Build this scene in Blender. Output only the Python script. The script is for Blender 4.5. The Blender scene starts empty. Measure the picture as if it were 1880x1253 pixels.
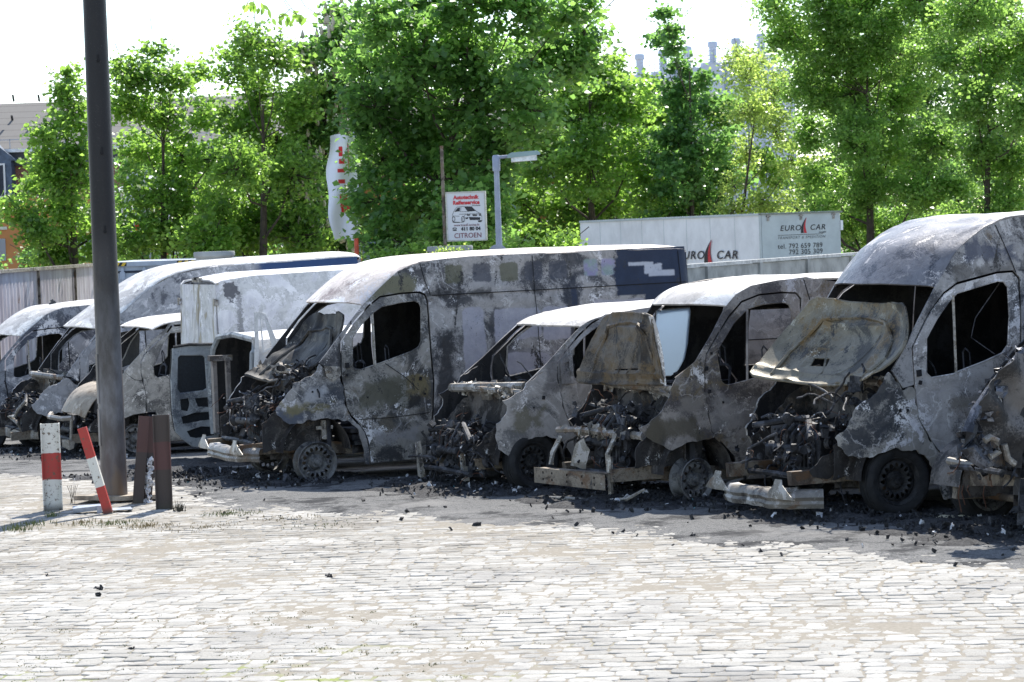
import bpy, bmesh, math, random
import numpy as np
from mathutils import Vector, Matrix, Euler, noise
from mathutils.geometry import delaunay_2d_cdt
R = math.radians
rng = np.random.default_rng(7); random.seed(7)
sc = bpy.context.scene; col = sc.collection
# ------------------------------------------------------------------ camera
FPX = 5000.0; CAMH = 2.8; PITCH = math.atan(201.5/FPX); ROLL = R(2.0)
cam_d = bpy.data.cameras.new('camera'); cam = bpy.data.objects.new('camera', cam_d); col.objects.link(cam)
cam_d.sensor_width = 36; cam_d.lens = FPX/1880*36; cam_d.clip_end = 3000; cam_d.clip_start = .5
cam.matrix_world = Matrix.Translation((0, 0, CAMH)) @ Matrix.Rotation(R(90)-PITCH, 4, 'X') @ Matrix.Rotation(-ROLL, 4, 'Z')
cam_d.dof.use_dof = True; cam_d.dof.focus_distance = 28; cam_d.dof.aperture_fstop = 9.0
sc.camera = cam
# ------------------------------------------------------------------ light
SUN_EL = 50; SUN_AZ = 17          # degrees, azimuth clockwise from the view direction
w = bpy.data.worlds.new('World'); sc.world = w; w.use_nodes = True
nt = w.node_tree; sky = nt.nodes.new('ShaderNodeTexSky'); sky.sky_type = 'NISHITA'; sky.sun_disc = False
sky.sun_elevation = R(SUN_EL); sky.sun_rotation = R(SUN_AZ); sky.dust_density = .25; sky.air_density = 1.0; sky.ozone_density = 3
bg = nt.nodes['Background']; bg.inputs[1].default_value = 0.15; hs = nt.nodes.new('ShaderNodeHueSaturation'); hs.inputs['Saturation'].default_value = .82; nt.links.new(sky.outputs[0], hs.inputs['Color']); nt.links.new(hs.outputs[0], bg.inputs[0])
sd = bpy.data.lights.new('sun', 'SUN'); so = bpy.data.objects.new('sun', sd); col.objects.link(so)
sd.energy = 4.6; sd.angle = R(.53); sd.color = (1, .955, .88)
sv = Vector((math.sin(R(SUN_AZ))*math.cos(R(SUN_EL)), math.cos(R(SUN_AZ))*math.cos(R(SUN_EL)), math.sin(R(SUN_EL))))
so.rotation_euler = sv.to_track_quat('Z', 'Y').to_euler()
sc.view_settings.view_transform = 'Standard'; sc.view_settings.look = 'None'
sc.view_settings.exposure = 0.98; sc.view_settings.gamma = 1
# ------------------------------------------------------------------ photo calibration (pixel -> world)
def ray(x, y):
    u = x-940; v = 626.5-y
    u2 = u*math.cos(ROLL)+v*math.sin(ROLL); v2 = -u*math.sin(ROLL)+v*math.cos(ROLL)
    c, s = math.cos(PITCH), math.sin(PITCH)
    return np.array([u2, FPX*c+v2*s, -FPX*s+v2*c])
O0 = np.array([0, 0, CAMH])
def zg(X, Y): return -.04*min(max(0, Y-31), 16)
def gnd(x, y):
    z = 0
    for _ in range(50):
        d = ray(x, y); p = O0+d*((z-CAMH)/d[2]); z = .7*z+.3*zg(p[0], p[1])
    return p
def at(x, y, Y):
    d = ray(x, y); return Vector(O0+d*(Y/d[1]))
TH = R(23); AD = np.array([math.cos(TH), math.sin(TH), 0]); AN = np.array([-math.sin(TH), math.cos(TH), 0])
VP = dict(A=(9.6, 45.5), B=(10.3, 42.7), C=(10.55, 39.9), W=(10.6, 35.2), X=(9.6, 32.3), D=(10.09, 29.55), E=(11.6, 26.8), F=(12.37, 24.45), G=(13.23, 21.96), H=(13.6, 19.5))
RG = dict(a=(0, 440, .4149), b=(340, 430, .3991), c=(740, 440, .4151), d=(980, 480, .3990), e=(1280, 380, .5106), l=(0, 530, .2554), h=(1680, 600, .3273), w=(300, 560, .2315))
def vbase(v):
    a0, b = VP[v]; P = AD*a0+AN*b; return np.array([P[0], P[1], zg(P[0], P[1])])
def loc(v, r, X, Y, off):
    """point of the photograph -> van-local coordinates on the plane 'off' metres inside the near side"""
    x0, y0, s = RG[r]; a0, b = VP[v]
    d = ray(x0+X*s, y0+Y*s); t = (b+off-O0@AN)/(d@AN); q = O0+t*d
    return (q@AD-a0, off, q[2]-vbase(v)[2])
def Q(v, r, l): return [loc(v, r, *p) for p in l]
# ------------------------------------------------------------------ mesh helpers
class M:
    def __init__(s): s.v = []; s.f = []; s.m = []
    def add(s, v, f, mi=0):
        o = len(s.v); s.v += [tuple(p) for p in v]; s.f += [tuple(i+o for i in q) for q in f]; s.m += [mi]*len(f); return s
    def box(s, c, d, rot=None, mi=0, jit=0):
        c = Vector(c); r = rot.to_matrix() if isinstance(rot, Euler) else rot
        vs = []
        for i in (-1, 1):
            for j in (-1, 1):
                for k in (-1, 1):
                    p = Vector((i*d[0]/2, j*d[1]/2, k*d[2]/2))
                    if jit: p += Vector((random.uniform(-jit, jit), random.uniform(-jit, jit), random.uniform(-jit, jit)))
                    vs.append(c+(r @ p if r else p))
        return s.add(vs, [(0, 1, 3, 2), (4, 6, 7, 5), (0, 4, 5, 1), (2, 3, 7, 6), (0, 2, 6, 4), (1, 5, 7, 3)], mi)
    def tube(s, pts, r, n=8, mi=0, closed=False):
        pts = [Vector(p) for p in pts]; N = len(pts); rs = r if isinstance(r, (list, tuple)) else [r]*N
        vs = []; up = Vector((.13, .2, 1)).normalized()
        for i, p in enumerate(pts):
            a = pts[(i-1) % N] if (closed or i) else p; b = pts[(i+1) % N] if (closed or i < N-1) else p
            t = (b-a); t = t.normalized() if t.length > 1e-9 else Vector((1, 0, 0))
            x = t.cross(up)
            if x.length < .05: x = t.cross(Vector((1, .3, 0)))
            x.normalize(); y = t.cross(x)
            for k in range(n):
                q = 2*math.pi*k/n; vs.append(p+(x*math.cos(q)+y*math.sin(q))*rs[i])
        fs = []
        for i in range(N if closed else N-1):
            j = (i+1) % N
            for k in range(n): fs.append((i*n+k, i*n+(k+1) % n, j*n+(k+1) % n, j*n+k))
        if not closed: fs += [tuple(range(n-1, -1, -1)), tuple((N-1)*n+k for k in range(n))]
        return s.add(vs, fs, mi)
    def grid(s, fn, nu, nv, mi=0):
        vs = [fn(i/nu, j/nv) for i in range(nu+1) for j in range(nv+1)]
        fs = [(i*(nv+1)+j, (i+1)*(nv+1)+j, (i+1)*(nv+1)+j+1, i*(nv+1)+j+1) for i in range(nu) for j in range(nv)]
        return s.add(vs, fs, mi)
    def lathe(s, prof, c, axis='y', n=40, mi=0, a0=0, a1=2*math.pi, tilt=None):
        c = Vector(c); vs = []; full = abs(a1-a0-2*math.pi) < 1e-6; nn = n if full else n+1
        for r, h in prof:
            for k in range(nn):
                a = a0+(a1-a0)*k/n; p = Vector((r*math.cos(a), h, r*math.sin(a))) if axis == 'y' else Vector((r*math.cos(a), r*math.sin(a), h))
                if tilt: p = tilt @ p
                vs.append(c+p)
        fs = []
        for i in range(len(prof)-1):
            for k in range(n):
                k2 = (k+1) % nn; fs.append((i*nn+k, i*nn+k2, (i+1)*nn+k2, (i+1)*nn+k))
        return s.add(vs, fs, mi)
    def panel(s, outline, holes, fn, res=.07, mi=0, rag=0, solid=0, seg=None, inner=None, flip=False):
        def dens(poly):
            out = []
            for i, p in enumerate(poly):
                q = poly[(i+1) % len(poly)]; L = math.hypot(q[0]-p[0], q[1]-p[1]); n = max(1, int(round(L/(seg or res*.6))))
                for k in range(n):
                    t = k/n; x, z = p[0]+(q[0]-p[0])*t, p[1]+(q[1]-p[1])*t
                    if rag: x += rag*noise.noise(Vector((x*14, z*14, 3.1))); z += rag*noise.noise(Vector((x*14, z*14, 9.7)))
                    out.append((x, z))
            return out
        def inside(p, poly):
            c = False; n = len(poly)
            for i in range(n):
                a, b = poly[i], poly[i-1]
                if (a[1] > p[1]) != (b[1] > p[1]) and p[0] < (b[0]-a[0])*(p[1]-a[1])/(b[1]-a[1])+a[0]: c = not c
            return c
        polys = [dens(outline)]+[dens(h) for h in holes]
        V, E = [], []
        for P in polys:
            o = len(V); V += [Vector(p) for p in P]; E += [(o+i, o+(i+1) % len(P)) for i in range(len(P))]
        xs = [p[0] for p in polys[0]]; zs = [p[1] for p in polys[0]]
        bd = np.array([tuple(v) for v in V])
        x = min(xs)+res/2
        while x < max(xs):
            z = min(zs)+res/2
            while z < max(zs):
                if inside((x, z), polys[0]) and not any(inside((x, z), h) for h in polys[1:]) and np.min((bd[:, 0]-x)**2+(bd[:, 1]-z)**2) > (res*.45)**2:
                    V.append(Vector((x, z)))
                z += res
            x += res
        ov, _, of, *_r = delaunay_2d_cdt(V, E, [], 0, 1e-6)
        fs = []
        for f in of:
            cx = sum(ov[i][0] for i in f)/3; cz = sum(ov[i][1] for i in f)/3
            if inside((cx, cz), polys[0]) and not any(inside((cx, cz), h) for h in polys[1:]): fs.append(tuple(f))
        vs = [Vector(fn(p[0], p[1])) for p in ov]
        n0 = len(fs)
        if solid: vs, fs = thick(vs, fs, solid)
        s.add(vs, fs, mi)
        if solid and inner is not None:
            for i in range(n0): s.m[len(s.m)-len(fs)+(0 if flip else n0)+i] = inner
        return s
    def thicken(s, t):
        v, f = thick([Vector(p) for p in s.v], s.f, t); m = s.m; nb = len(f)-2*len(s.f)
        s.v = [tuple(p) for p in v]; s.m = m+m+[m[0] if m else 0]*nb; s.f = f; return s
    def obj(s, name, mats, parent=None, smooth=40):
        me = bpy.data.meshes.new(name); me.from_pydata(s.v, [], s.f)
        for m in (mats if isinstance(mats, (list, tuple)) else [mats]): me.materials.append(m)
        if any(s.m): me.polygons.foreach_set('material_index', s.m)
        if smooth: me.polygons.foreach_set('use_smooth', [True]*len(s.f)); me.set_sharp_from_angle(angle=R(smooth))
        me.update(); o = bpy.data.objects.new(name, me); col.objects.link(o)
        if parent: o.parent = parent
        return o
def thick(vs, fs, t):
    nrm = [Vector((0, 0, 0)) for _ in vs]; ed = {}
    for f in fs:
        a, b, c = vs[f[0]], vs[f[1]], vs[f[2]]; n = (b-a).cross(c-a)
        for i in f: nrm[i] += n
        for i in range(len(f)):
            e = (f[i], f[(i+1) % len(f)]); ed[e] = 1
    N = len(vs); out = list(vs)+[v-(n.normalized() if n.length > 0 else Vector((0, 1, 0)))*t for v, n in zip(vs, nrm)]
    g = list(fs)+[tuple(i+N for i in reversed(f)) for f in fs]
    g += [(b, a, a+N, b+N) for (a, b) in ed if (b, a) not in ed]
    return out, g
def npmesh(name, verts, faces, mat, attr=None, parent=None, smooth=False):
    me = bpy.data.meshes.new(name); k = faces.shape[1]
    me.vertices.add(len(verts)); me.vertices.foreach_set('co', verts.astype(np.float32).ravel())
    me.loops.add(faces.size); me.loops.foreach_set('vertex_index', faces.astype(np.int32).ravel())
    me.polygons.add(len(faces)); me.polygons.foreach_set('loop_start', np.arange(0, faces.size, k, dtype=np.int32)); me.polygons.foreach_set('loop_total', np.full(len(faces), k, np.int32))
    me.materials.append(mat)
    if smooth: me.polygons.foreach_set('use_smooth', np.ones(len(faces), bool))
    if attr is not None:
        a = me.attributes.new('tint', 'FLOAT', 'POINT'); a.data.foreach_set('value', attr.astype(np.float32))
    me.update(); me.validate(); o = bpy.data.objects.new(name, me); col.objects.link(o)
    if parent: o.parent = parent
    return o
def tag(o, label=None, cat=None, group=None, kind=None):
    if label: o['label'] = label
    if cat: o['category'] = cat
    if group: o['group'] = group
    if kind: o['kind'] = kind
    return o
def empty(name, p, rz=0):
    o = bpy.data.objects.new(name, None); col.objects.link(o); o.location = p; o.rotation_euler = (0, 0, rz); o.empty_display_size = .2; return o
# ------------------------------------------------------------------ materials
class NK:
    def __init__(s, name):
        s.mat = bpy.data.materials.new(name); s.mat.use_nodes = True; s.t = s.mat.node_tree; s.b = s.t.nodes['Principled BSDF']
        s.tc = s.t.nodes.new('ShaderNodeTexCoord').outputs['Object']
    def n(s, ty, **k):
        o = s.t.nodes.new(ty)
        for a, b in k.items(): setattr(o, a, b)
        return o
    def ln(s, a, b): s.t.links.new(a, b)
    def sc_(s, v, scale=(1, 1, 1), off=(0, 0, 0)):
        m = s.n('ShaderNodeMapping'); m.inputs['Scale'].default_value = scale; m.inputs['Location'].default_value = off; s.ln(v, m.inputs[0]); return m.outputs[0]
    def noise(s, v, scale, detail=5, rough=.55, dist=0):
        o = s.n('ShaderNodeTexNoise'); s.ln(v, o.inputs['Vector']); o.inputs['Scale'].default_value = scale; o.inputs['Detail'].default_value = detail
        o.inputs['Roughness'].default_value = rough; o.inputs['Distortion'].default_value = dist; return o.outputs[0]
    def math(s, op, a, b=0, c=None):
        o = s.n('ShaderNodeMath', operation=op)
        for i, x in enumerate((a, b) if c is None else (a, b, c)):
            if isinstance(x, (int, float)): o.inputs[i].default_value = x
            else: s.ln(x, o.inputs[i])
        return o.outputs[0]
    def step(s, v, lo, hi):
        o = s.n('ShaderNodeMapRange', interpolation_type='SMOOTHSTEP'); s.ln(v, o.inputs[0]); o.inputs[1].default_value = lo; o.inputs[2].default_value = hi; return o.outputs[0]
    def mix(s, f, a, b):
        o = s.n('ShaderNodeMix', data_type='RGBA')
        if isinstance(f, (int, float)): o.inputs[0].default_value = f
        else: s.ln(f, o.inputs[0])
        for i, x in ((6, a), (7, b)):
            if isinstance(x, tuple): o.inputs[i].default_value = (*x, 1)
            else: s.ln(x, o.inputs[i])
        return o.outputs[2]
    def xyz(s, v):
        o = s.n('ShaderNodeSeparateXYZ'); s.ln(v, o.inputs[0]); return o.outputs
    def bump(s, h, strength=.3, dist=.02):
        o = s.n('ShaderNodeBump'); o.inputs['Strength'].default_value = strength; o.inputs['Distance'].default_value = dist; s.ln(h, o.inputs['Height']); s.ln(o.outputs[0], s.b.inputs['Normal'])
    def out(s, c, rough=.7, metal=0, spec=.4):
        if isinstance(c, tuple): s.b.inputs['Base Color'].default_value = (*c, 1)
        else: s.ln(c, s.b.inputs['Base Color'])
        if isinstance(rough, (int, float)): s.b.inputs['Roughness'].default_value = rough
        else: s.ln(rough, s.b.inputs['Roughness'])
        s.b.inputs['Metallic'].default_value = metal; s.b.inputs['Specular IOR Level'].default_value = spec; return s.mat
def rrect(k, x, z, cx, cz, hx, hz, wob, r=.04):
    """soft mask of a rounded rectangle on the side of a van, edge broken by 'wob'"""
    a = k.math('SUBTRACT', k.math('ABSOLUTE', k.math('SUBTRACT', x, cx)), hx); b = k.math('SUBTRACT', k.math('ABSOLUTE', k.math('SUBTRACT', z, cz)), hz)
    a2 = k.math('MAXIMUM', k.math('ADD', a, r), 0); b2 = k.math('MAXIMUM', k.math('ADD', b, r), 0)
    d = k.math('SUBTRACT', k.math('SQRT', k.math('ADD', k.math('MULTIPLY', a2, a2), k.math('MULTIPLY', b2, b2))), r)
    return k.step(k.math('ADD', d, wob), .012, -.012)
def burnt(name, seed, dark=(.055, .06, .075), light=(.33, .34, .38), white=(.50, .49, .51), rust=(.18, .125, .06), w_ash=.5, w_white=.3, w_soot=.3, w_rust=.25, extra=None, zones=(), scale=1, rough=.62, metal=.25, bump=.35):
    w_white = w_white+(.10 if w_white > .1 else 0); w_soot = w_soot+(.05 if w_soot > 0 else 0)
    light = (light[0]*1.20, light[1]*1.18, light[2]*1.10); white = (min(.78, white[0]*1.55), min(.77, white[1]*1.54), min(.77, white[2]*1.46))
    k = NK(name); v = k.sc_(k.tc, (scale,)*3, (seed*3.7, seed*1.9, seed*2.3))
    sp = k.noise(v, 60, 3, .7); sp2 = k.noise(v, 17, 6, .72)
    n1 = k.noise(v, 1.7, 7, .58, 1.3); n2 = k.noise(k.sc_(v, (1, 1, 1), (9, 4, 2)), 2.3, 8, .62, .8)
    n3 = k.noise(k.sc_(v, (3.2, 3.2, .8), (1, 7, 5)), 1.6, 8, .62, .5); n4 = k.noise(k.sc_(v, (1, 1, 1.3), (5, 2, 8)), 2.1, 7, .65, .6)
    gr = k.math('MULTIPLY', k.math('SUBTRACT', sp, .5), .30); g2 = k.math('MULTIPLY', k.math('SUBTRACT', sp2, .5), .26)
    j = k.math('ADD', gr, g2)
    c = k.mix(k.step(k.math('ADD', n1, j), .60-.3*w_ash-.06, .60-.3*w_ash+.07), dark, light)
    c = k.mix(k.math('MULTIPLY', k.step(k.noise(v, 6, 8, .75, .6), .42, .62), .45), c, tuple(q*.42 for q in light))
    c = k.mix(k.math('MULTIPLY', k.step(k.math('ADD', n4, j), .70-.3*w_rust, .82-.3*w_rust), .85), c, k.mix(sp2, rust, (rust[0]*.45, rust[1]*.42, rust[2]*.5)))
    c = k.mix(k.step(k.math('ADD', n2, j), .72-.3*w_white, .77-.3*w_white), c, k.mix(k.step(n1, .3, .7), white, (white[0]*.62, white[1]*.62, white[2]*.66)))
    ct = k.math('ABSOLUTE', k.math('SUBTRACT', k.math('FRACT', k.math('MULTIPLY', k.math('ADD', k.noise(v, 1.3, 5, .5, 1.6), k.math('MULTIPLY', j, .12)), 7)), .5))
    cl = k.math('MULTIPLY', k.step(ct, .10, .02), k.math('MULTIPLY', k.step(n4, .42, .56), max(0, min(.38, w_white*.8))))
    c = k.mix(cl, c, white)
    if zones:
        ZX, ZY, ZZ = k.xyz(k.tc); big = k.math('MULTIPLY', k.math('SUBTRACT', k.noise(v, 2.6, 8, .68, .7), .5), .55)
        for cx, cz, hx, hz, cc, amt in zones:
            mk = k.step(k.math('ADD', k.math('MAXIMUM', k.math('SUBTRACT', k.math('ABSOLUTE', k.math('SUBTRACT', ZX, cx)), hx), k.math('SUBTRACT', k.math('ABSOLUTE', k.math('SUBTRACT', ZZ, cz)), hz)), k.math('ADD', big, k.math('MULTIPLY', j, .15))), .05, -.03)
            c = k.mix(k.math('MULTIPLY', mk, amt), c, k.mix(sp2, cc, tuple(q*.55 for q in cc)))
    if extra: c = extra(k, c, j)
    c = k.mix(k.step(k.math('ADD', n3, j), .70-.3*w_soot, .76-.3*w_soot), c, k.mix(sp2, (.012, .012, .014), (.05, .047, .045)))
    fl = k.n('ShaderNodeTexVoronoi'); k.ln(v, fl.inputs['Vector']); fl.inputs['Scale'].default_value = 38
    c = k.mix(k.math('MULTIPLY', k.step(fl.outputs['Distance'], .2, .1), k.step(n4, .5, .62)), c, (.05, .045, .04))
    h = k.math('ADD', k.math('MULTIPLY', sp2, .8), k.math('ADD', k.math('MULTIPLY', sp, .25), k.math('MULTIPLY', n1, 1.5))); k.bump(h, bump, .018)
    return k.out(c, k.mix(n2, (rough-.15,)*3, (rough+.2,)*3), metal, .4)
def plain(name, c, rough=.6, metal=0, var=.35, scale=6, bump=.2, seed=0, spec=.4):
    k = NK(name); v = k.sc_(k.tc, (1, 1, 1), (seed, seed*2, seed)); n = k.noise(v, scale, 6, .65); n2 = k.noise(v, scale*9, 3)
    c2 = k.mix(k.step(n, .3, .7), tuple(x*(1-var) for x in c), tuple(min(1, x*(1+var*.6)) for x in c))
    if bump: k.bump(k.math('ADD', n2, n), bump, .01)
    return k.out(c2, rough, metal, spec)
SOOT = burnt('soot_black_metal', 3, dark=(.012, .012, .014), light=(.06, .062, .07), white=(.3, .3, .32), w_ash=.25, w_white=.0, w_soot=.5, w_rust=.2, metal=.1)
INNER = burnt('charred_interior', 5, dark=(.010, .010, .012), light=(.035, .035, .042), white=(.2, .2, .2), w_ash=.2, w_white=-.2, w_soot=.6, w_rust=.12, metal=.0)
BAY = burnt('burnt_engine_bay', 8, dark=(.02, .018, .018), light=(.13, .12, .12), white=(.42, .42, .42), rust=(.15, .095, .045), w_ash=.3, w_white=.1, w_soot=.35, w_rust=.45, metal=.1)
SCRAP = burnt('charred_scrap', 11, dark=(.010, .010, .012), light=(.065, .067, .08), white=(.5, .51, .56), rust=(.13, .06, .03), w_ash=.25, w_white=.0, w_soot=.4, w_rust=.15, scale=3.2, metal=.15)
ALU = burnt('heat_stained_aluminium', 13, dark=(.06, .05, .042), light=(.19, .175, .16), white=(.34, .325, .31), rust=(.25, .16, .09), w_ash=.75, w_white=.5, w_soot=.02, w_rust=.5, scale=1.6, metal=.3, rough=.45)
RAIL = burnt('rusty_frame_rail', 14, dark=(.05, .035, .025), light=(.2, .17, .14), white=(.4, .38, .36), rust=(.17, .09, .04), w_ash=.45, w_white=.05, w_soot=.25, w_rust=.6, scale=1.5, metal=.15)
WIRE = plain('rusty_wire', (.11, .05, .03), .8, .1)
ASHW = plain('white_ash', (.6, .6, .62), .9, 0, .3, 20, .5)
CHAR = plain('charcoal', (.018, .018, .02), .75, 0, .5, 12, .5, spec=.5)
TYRE = plain('charred_tyre_rubber', (.018, .018, .019), .85, 0, .4, 14, .5)
RIMD = burnt('sooty_black_rim', 18, dark=(.010, .010, .011), light=(.035, .035, .038), white=(.10, .10, .11), w_ash=.4, w_white=0, w_soot=.25, w_rust=.1, scale=4, metal=.2)
RIM = burnt('burnt_steel_rim', 17, dark=(.05, .05, .055), light=(.15, .15, .155), white=(.3, .3, .32), rust=(.15, .08, .05), w_ash=.5, w_white=.12, w_soot=.2, w_rust=.3, scale=4, metal=.3)
# ------------------------------------------------------------------ generic van pieces
class Van:
    def __init__(s, key, name, label, W=2.0, th0=1.25, tum=.10, hz=1.3, nose=.30, back=None, cat='van', group=None):
        s.k = key; p = vbase(key); s.e = empty(name, p, TH); tag(s.e, label, cat, group)
        s.W = W; s.th0 = th0; s.tum = tum; s.hz = hz; s.nose = nose; s.back = back; s.seed = ord(key)*.7
    def yf(s, x, z):
        y = 0.0
        if z > s.th0: y += s.tum*((z-s.th0)/s.hz)**1.5
        if x < 0: y += s.nose*min(1.3, (-x/0.95))**2.2
        if z < .55: y += .03*(.55-z)/.3
        if s.back and x > s.back-.2: y += .10*min(1, (x-s.back+.2)/.2)**2.5
        return y
    def S(s, r, pts):
        o = []
        for X, Y in pts:
            off = 0.05
            for _ in range(8):
                x, _y, z = loc(s.k, r, X, Y, off); off = .5*off+.5*s.yf(x, z)
            o.append((x, z))
        return o
    def near(s, amp=.012, off=0, relief=None):
        def fn(x, z):
            y = s.yf(x, z)+off+amp*noise.noise(Vector((x*2.3+s.seed, z*2.3, s.seed)))+amp*.3*noise.noise(Vector((x*9, z*9, s.seed)))
            if relief: y += relief(x, z)
            return (x, y, z)
        return fn
    def far(s, amp=.012, off=0, relief=None):
        g = s.near(amp, off, relief)
        return lambda x, z: (x, s.W-g(x, z)[1], z)
    def skin(s, name, outline, holes=(), mat=None, far=False, res=.07, rag=0, amp=.012, off=0, th=.022, label=None, relief=None, rim=True, parent=None):
        m = M(); fn = (s.far if far else s.near)(amp, off, relief)
        m.panel(outline, list(holes), fn, res, 0, rag, solid=th, inner=1, flip=far)
        if rim:
            for h in holes:
                if len(h) > 4: m.tube([Vector(fn(*p))+Vector((0, (-.004 if far else .004), 0)) for p in h], .011, 6, closed=True)
        o = m.obj(name, [mat, INNER], parent or s.e)
        if label: o['label'] = label
        return o
    def roof(s, name, st, mat, nt=26, per=6, pw=2.6, dent=.012, th=.02, mats=None, extra=None):
        """st: (x, side edge z, centre z, forward bow) stations from the windscreen header backwards"""
        xs = np.array([a[0] for a in st]); A = np.array(st)
        def fn(u, t):
            q = u*(len(st)-1); i = min(int(q), len(st)-2); f = q-i
            p = [A[max(i-1, 0)], A[i], A[i+1], A[min(i+2, len(st)-1)]]
            r = .5*((2*p[1])+(-p[0]+p[2])*f+(2*p[0]-5*p[1]+4*p[2]-p[3])*f*f+(-p[0]+3*p[1]-3*p[2]+p[3])*f**3)
            x, ze, zc, bow = r; tt = t*2-1
            g = math.copysign(1-(1-abs(tt))**1.6, tt)      # denser at the edges
            ye = s.yf(x, ze); y = s.W/2+(s.W/2-ye)*g
            z = ze+(zc-ze)*max(0, 1-abs(g)**pw)**(.5)
            xx = x-bow*(1-g*g)
            z += dent*noise.noise(Vector((xx*1.8, y*1.8, s.seed)))*(1-abs(g)**4)
            if extra: z += extra(xx, y)
            return (xx, y, z)
        m = M().grid(fn, per*(len(st)-1), nt); n0 = len(m.f); m.thicken(th)
        for i in range(n0, 2*n0): m.m[i] = 1
        return m.obj(name, [mat, INNER], s.e)
    def bar(s, m, pts, w=.05, n=6, mi=0): m.tube(pts, w, n, mi)
def rim_mesh(r=.225, holes=16, tyre=False):
    m = M(); n = 64
    prof = [(r, -.075), (r+.008, -.068), (r-.012, -.060), (r-.02, -.03), (r-.035, -.01), (r-.04, .06), (r-.02, .09), (r-.01, .105), (r+.008, .112), (r, .118), (r-.02, .11), (r-.03, .09), (r-.05, .055), (r-.045, -.005), (r-.03, -.03), (r-.022, -.055), (r, -.075)]
    m.lathe(prof, (0, 0, 0), n=n)
    ro = r-.032; hr = r*.135; rc = r*.66
    out = [(ro*math.cos(a), ro*math.sin(a)) for a in np.linspace(0, 2*math.pi, 61)[:-1]]
    hs = [[(rc*math.cos(c)+hr*.8*math.cos(a)*math.cos(c)-hr*.62*math.sin(a)*math.sin(c), rc*math.sin(c)+hr*.8*math.cos(a)*math.sin(c)+hr*.62*math.sin(a)*math.cos(c)) for a in np.linspace(0, 2*math.pi, 11)[:-1]] for c in np.linspace(0, 2*math.pi, holes+1)[:-1]]
    def f(x, z):
        q = math.hypot(x, z)/r
        return (x, -.02-.022*math.exp(-((q-.66)/.16)**2)+.035*math.exp(-((q-.42)/.1)**2)-(.02 if q < .3 else 0), z)
    m.panel(out, hs, f, .02, solid=-.006, seg=.02)
    m.lathe([(.0, -.062), (.028, -.06), (.034, -.05), (.036, -.02), (.07, -.018)], (0, 0, 0), n=24)
    for k in range(5):
        a = k*2*math.pi/5+.3; m.tube([(.055*math.cos(a), -.05, .055*math.sin(a)), (.055*math.cos(a), -.01, .055*math.sin(a))], .010, 6)
    m.tube([(0, .0, 0), (0, .2, 0)], .05, 12)
    return m
_rim = {}
def wheel(van, x, y, z, r=.225, tyre=False, yaw=0, lean=0, holes=16, mat=None):
    e = empty('wheel', (x, y, z), yaw); e.rotation_euler = (lean, 0, yaw); e.parent = van.e
    key = (r, holes, mat.name if mat else '')
    if key not in _rim:
        o = rim_mesh(r, holes).obj('rim', mat or RIM, e); _rim[key] = o.data
    else:
        o = bpy.data.objects.new('rim', _rim[key]); col.objects.link(o); o.parent = e
    if tyre:
        m = M(); R1 = r+.115
        def pr(a): return 0
        prof = [(r-.005, -.075), (r+.02, -.10), (r+.07, -.112), (R1-.012, -.095), (R1, -.07), (R1-.008, -.045), (R1, -.04), (R1, -.005), (R1-.008, 0), (R1, .005), (R1, .07), (R1-.02, .10), (r+.06, .12), (r+.01, .11)]
        m.lathe(prof, (0, .01, 0), n=56)
        for i in range(len(m.v)):
            p = Vector(m.v[i]); q = noise.noise(p*9)*.008; m.v[i] = (p.x*(1+q), p.y+q, max(p.z*(1+q), -(R1-.02)))
        m.obj('tyre', TYRE, e)
    return e
def crumple(m, c, size, mi=0, bend=.3, n=3):
    """a torn crumpled sheet"""
    rot = Euler((random.uniform(0, 6.3), random.uniform(0, 6.3), random.uniform(0, 6.3))).to_matrix(); a = size*random.uniform(.5, 1.3); b = size*random.uniform(.3, 1); s = random.random()*50
    def f(u, v):
        q = Vector(((u-.5)*a+random.uniform(-.06, .06)*a, (v-.5)*b+random.uniform(-.08, .08)*b, bend*size*noise.noise(Vector((u*2.2+s, v*2.2, s)))*1.6)); return Vector(c)+rot @ q
    k = M().grid(f, n, n); k.thicken(.004+size*.02); o = len(m.v); m.add(k.v, k.f, mi)
def hose(m, p, L, r, mi=0, curl=1.0, n=7):
    d = Vector((random.uniform(-1, 1), random.uniform(-1, 1), random.uniform(-.7, .7))).normalized(); pts = [Vector(p)]
    for i in range(n):
        d = (d+Vector((random.uniform(-1, 1), random.uniform(-1, 1), random.uniform(-1, .6)))*.45*curl).normalized(); pts.append(pts[-1]+d*L/n)
    m.tube(pts, r, 6, mi)
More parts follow.
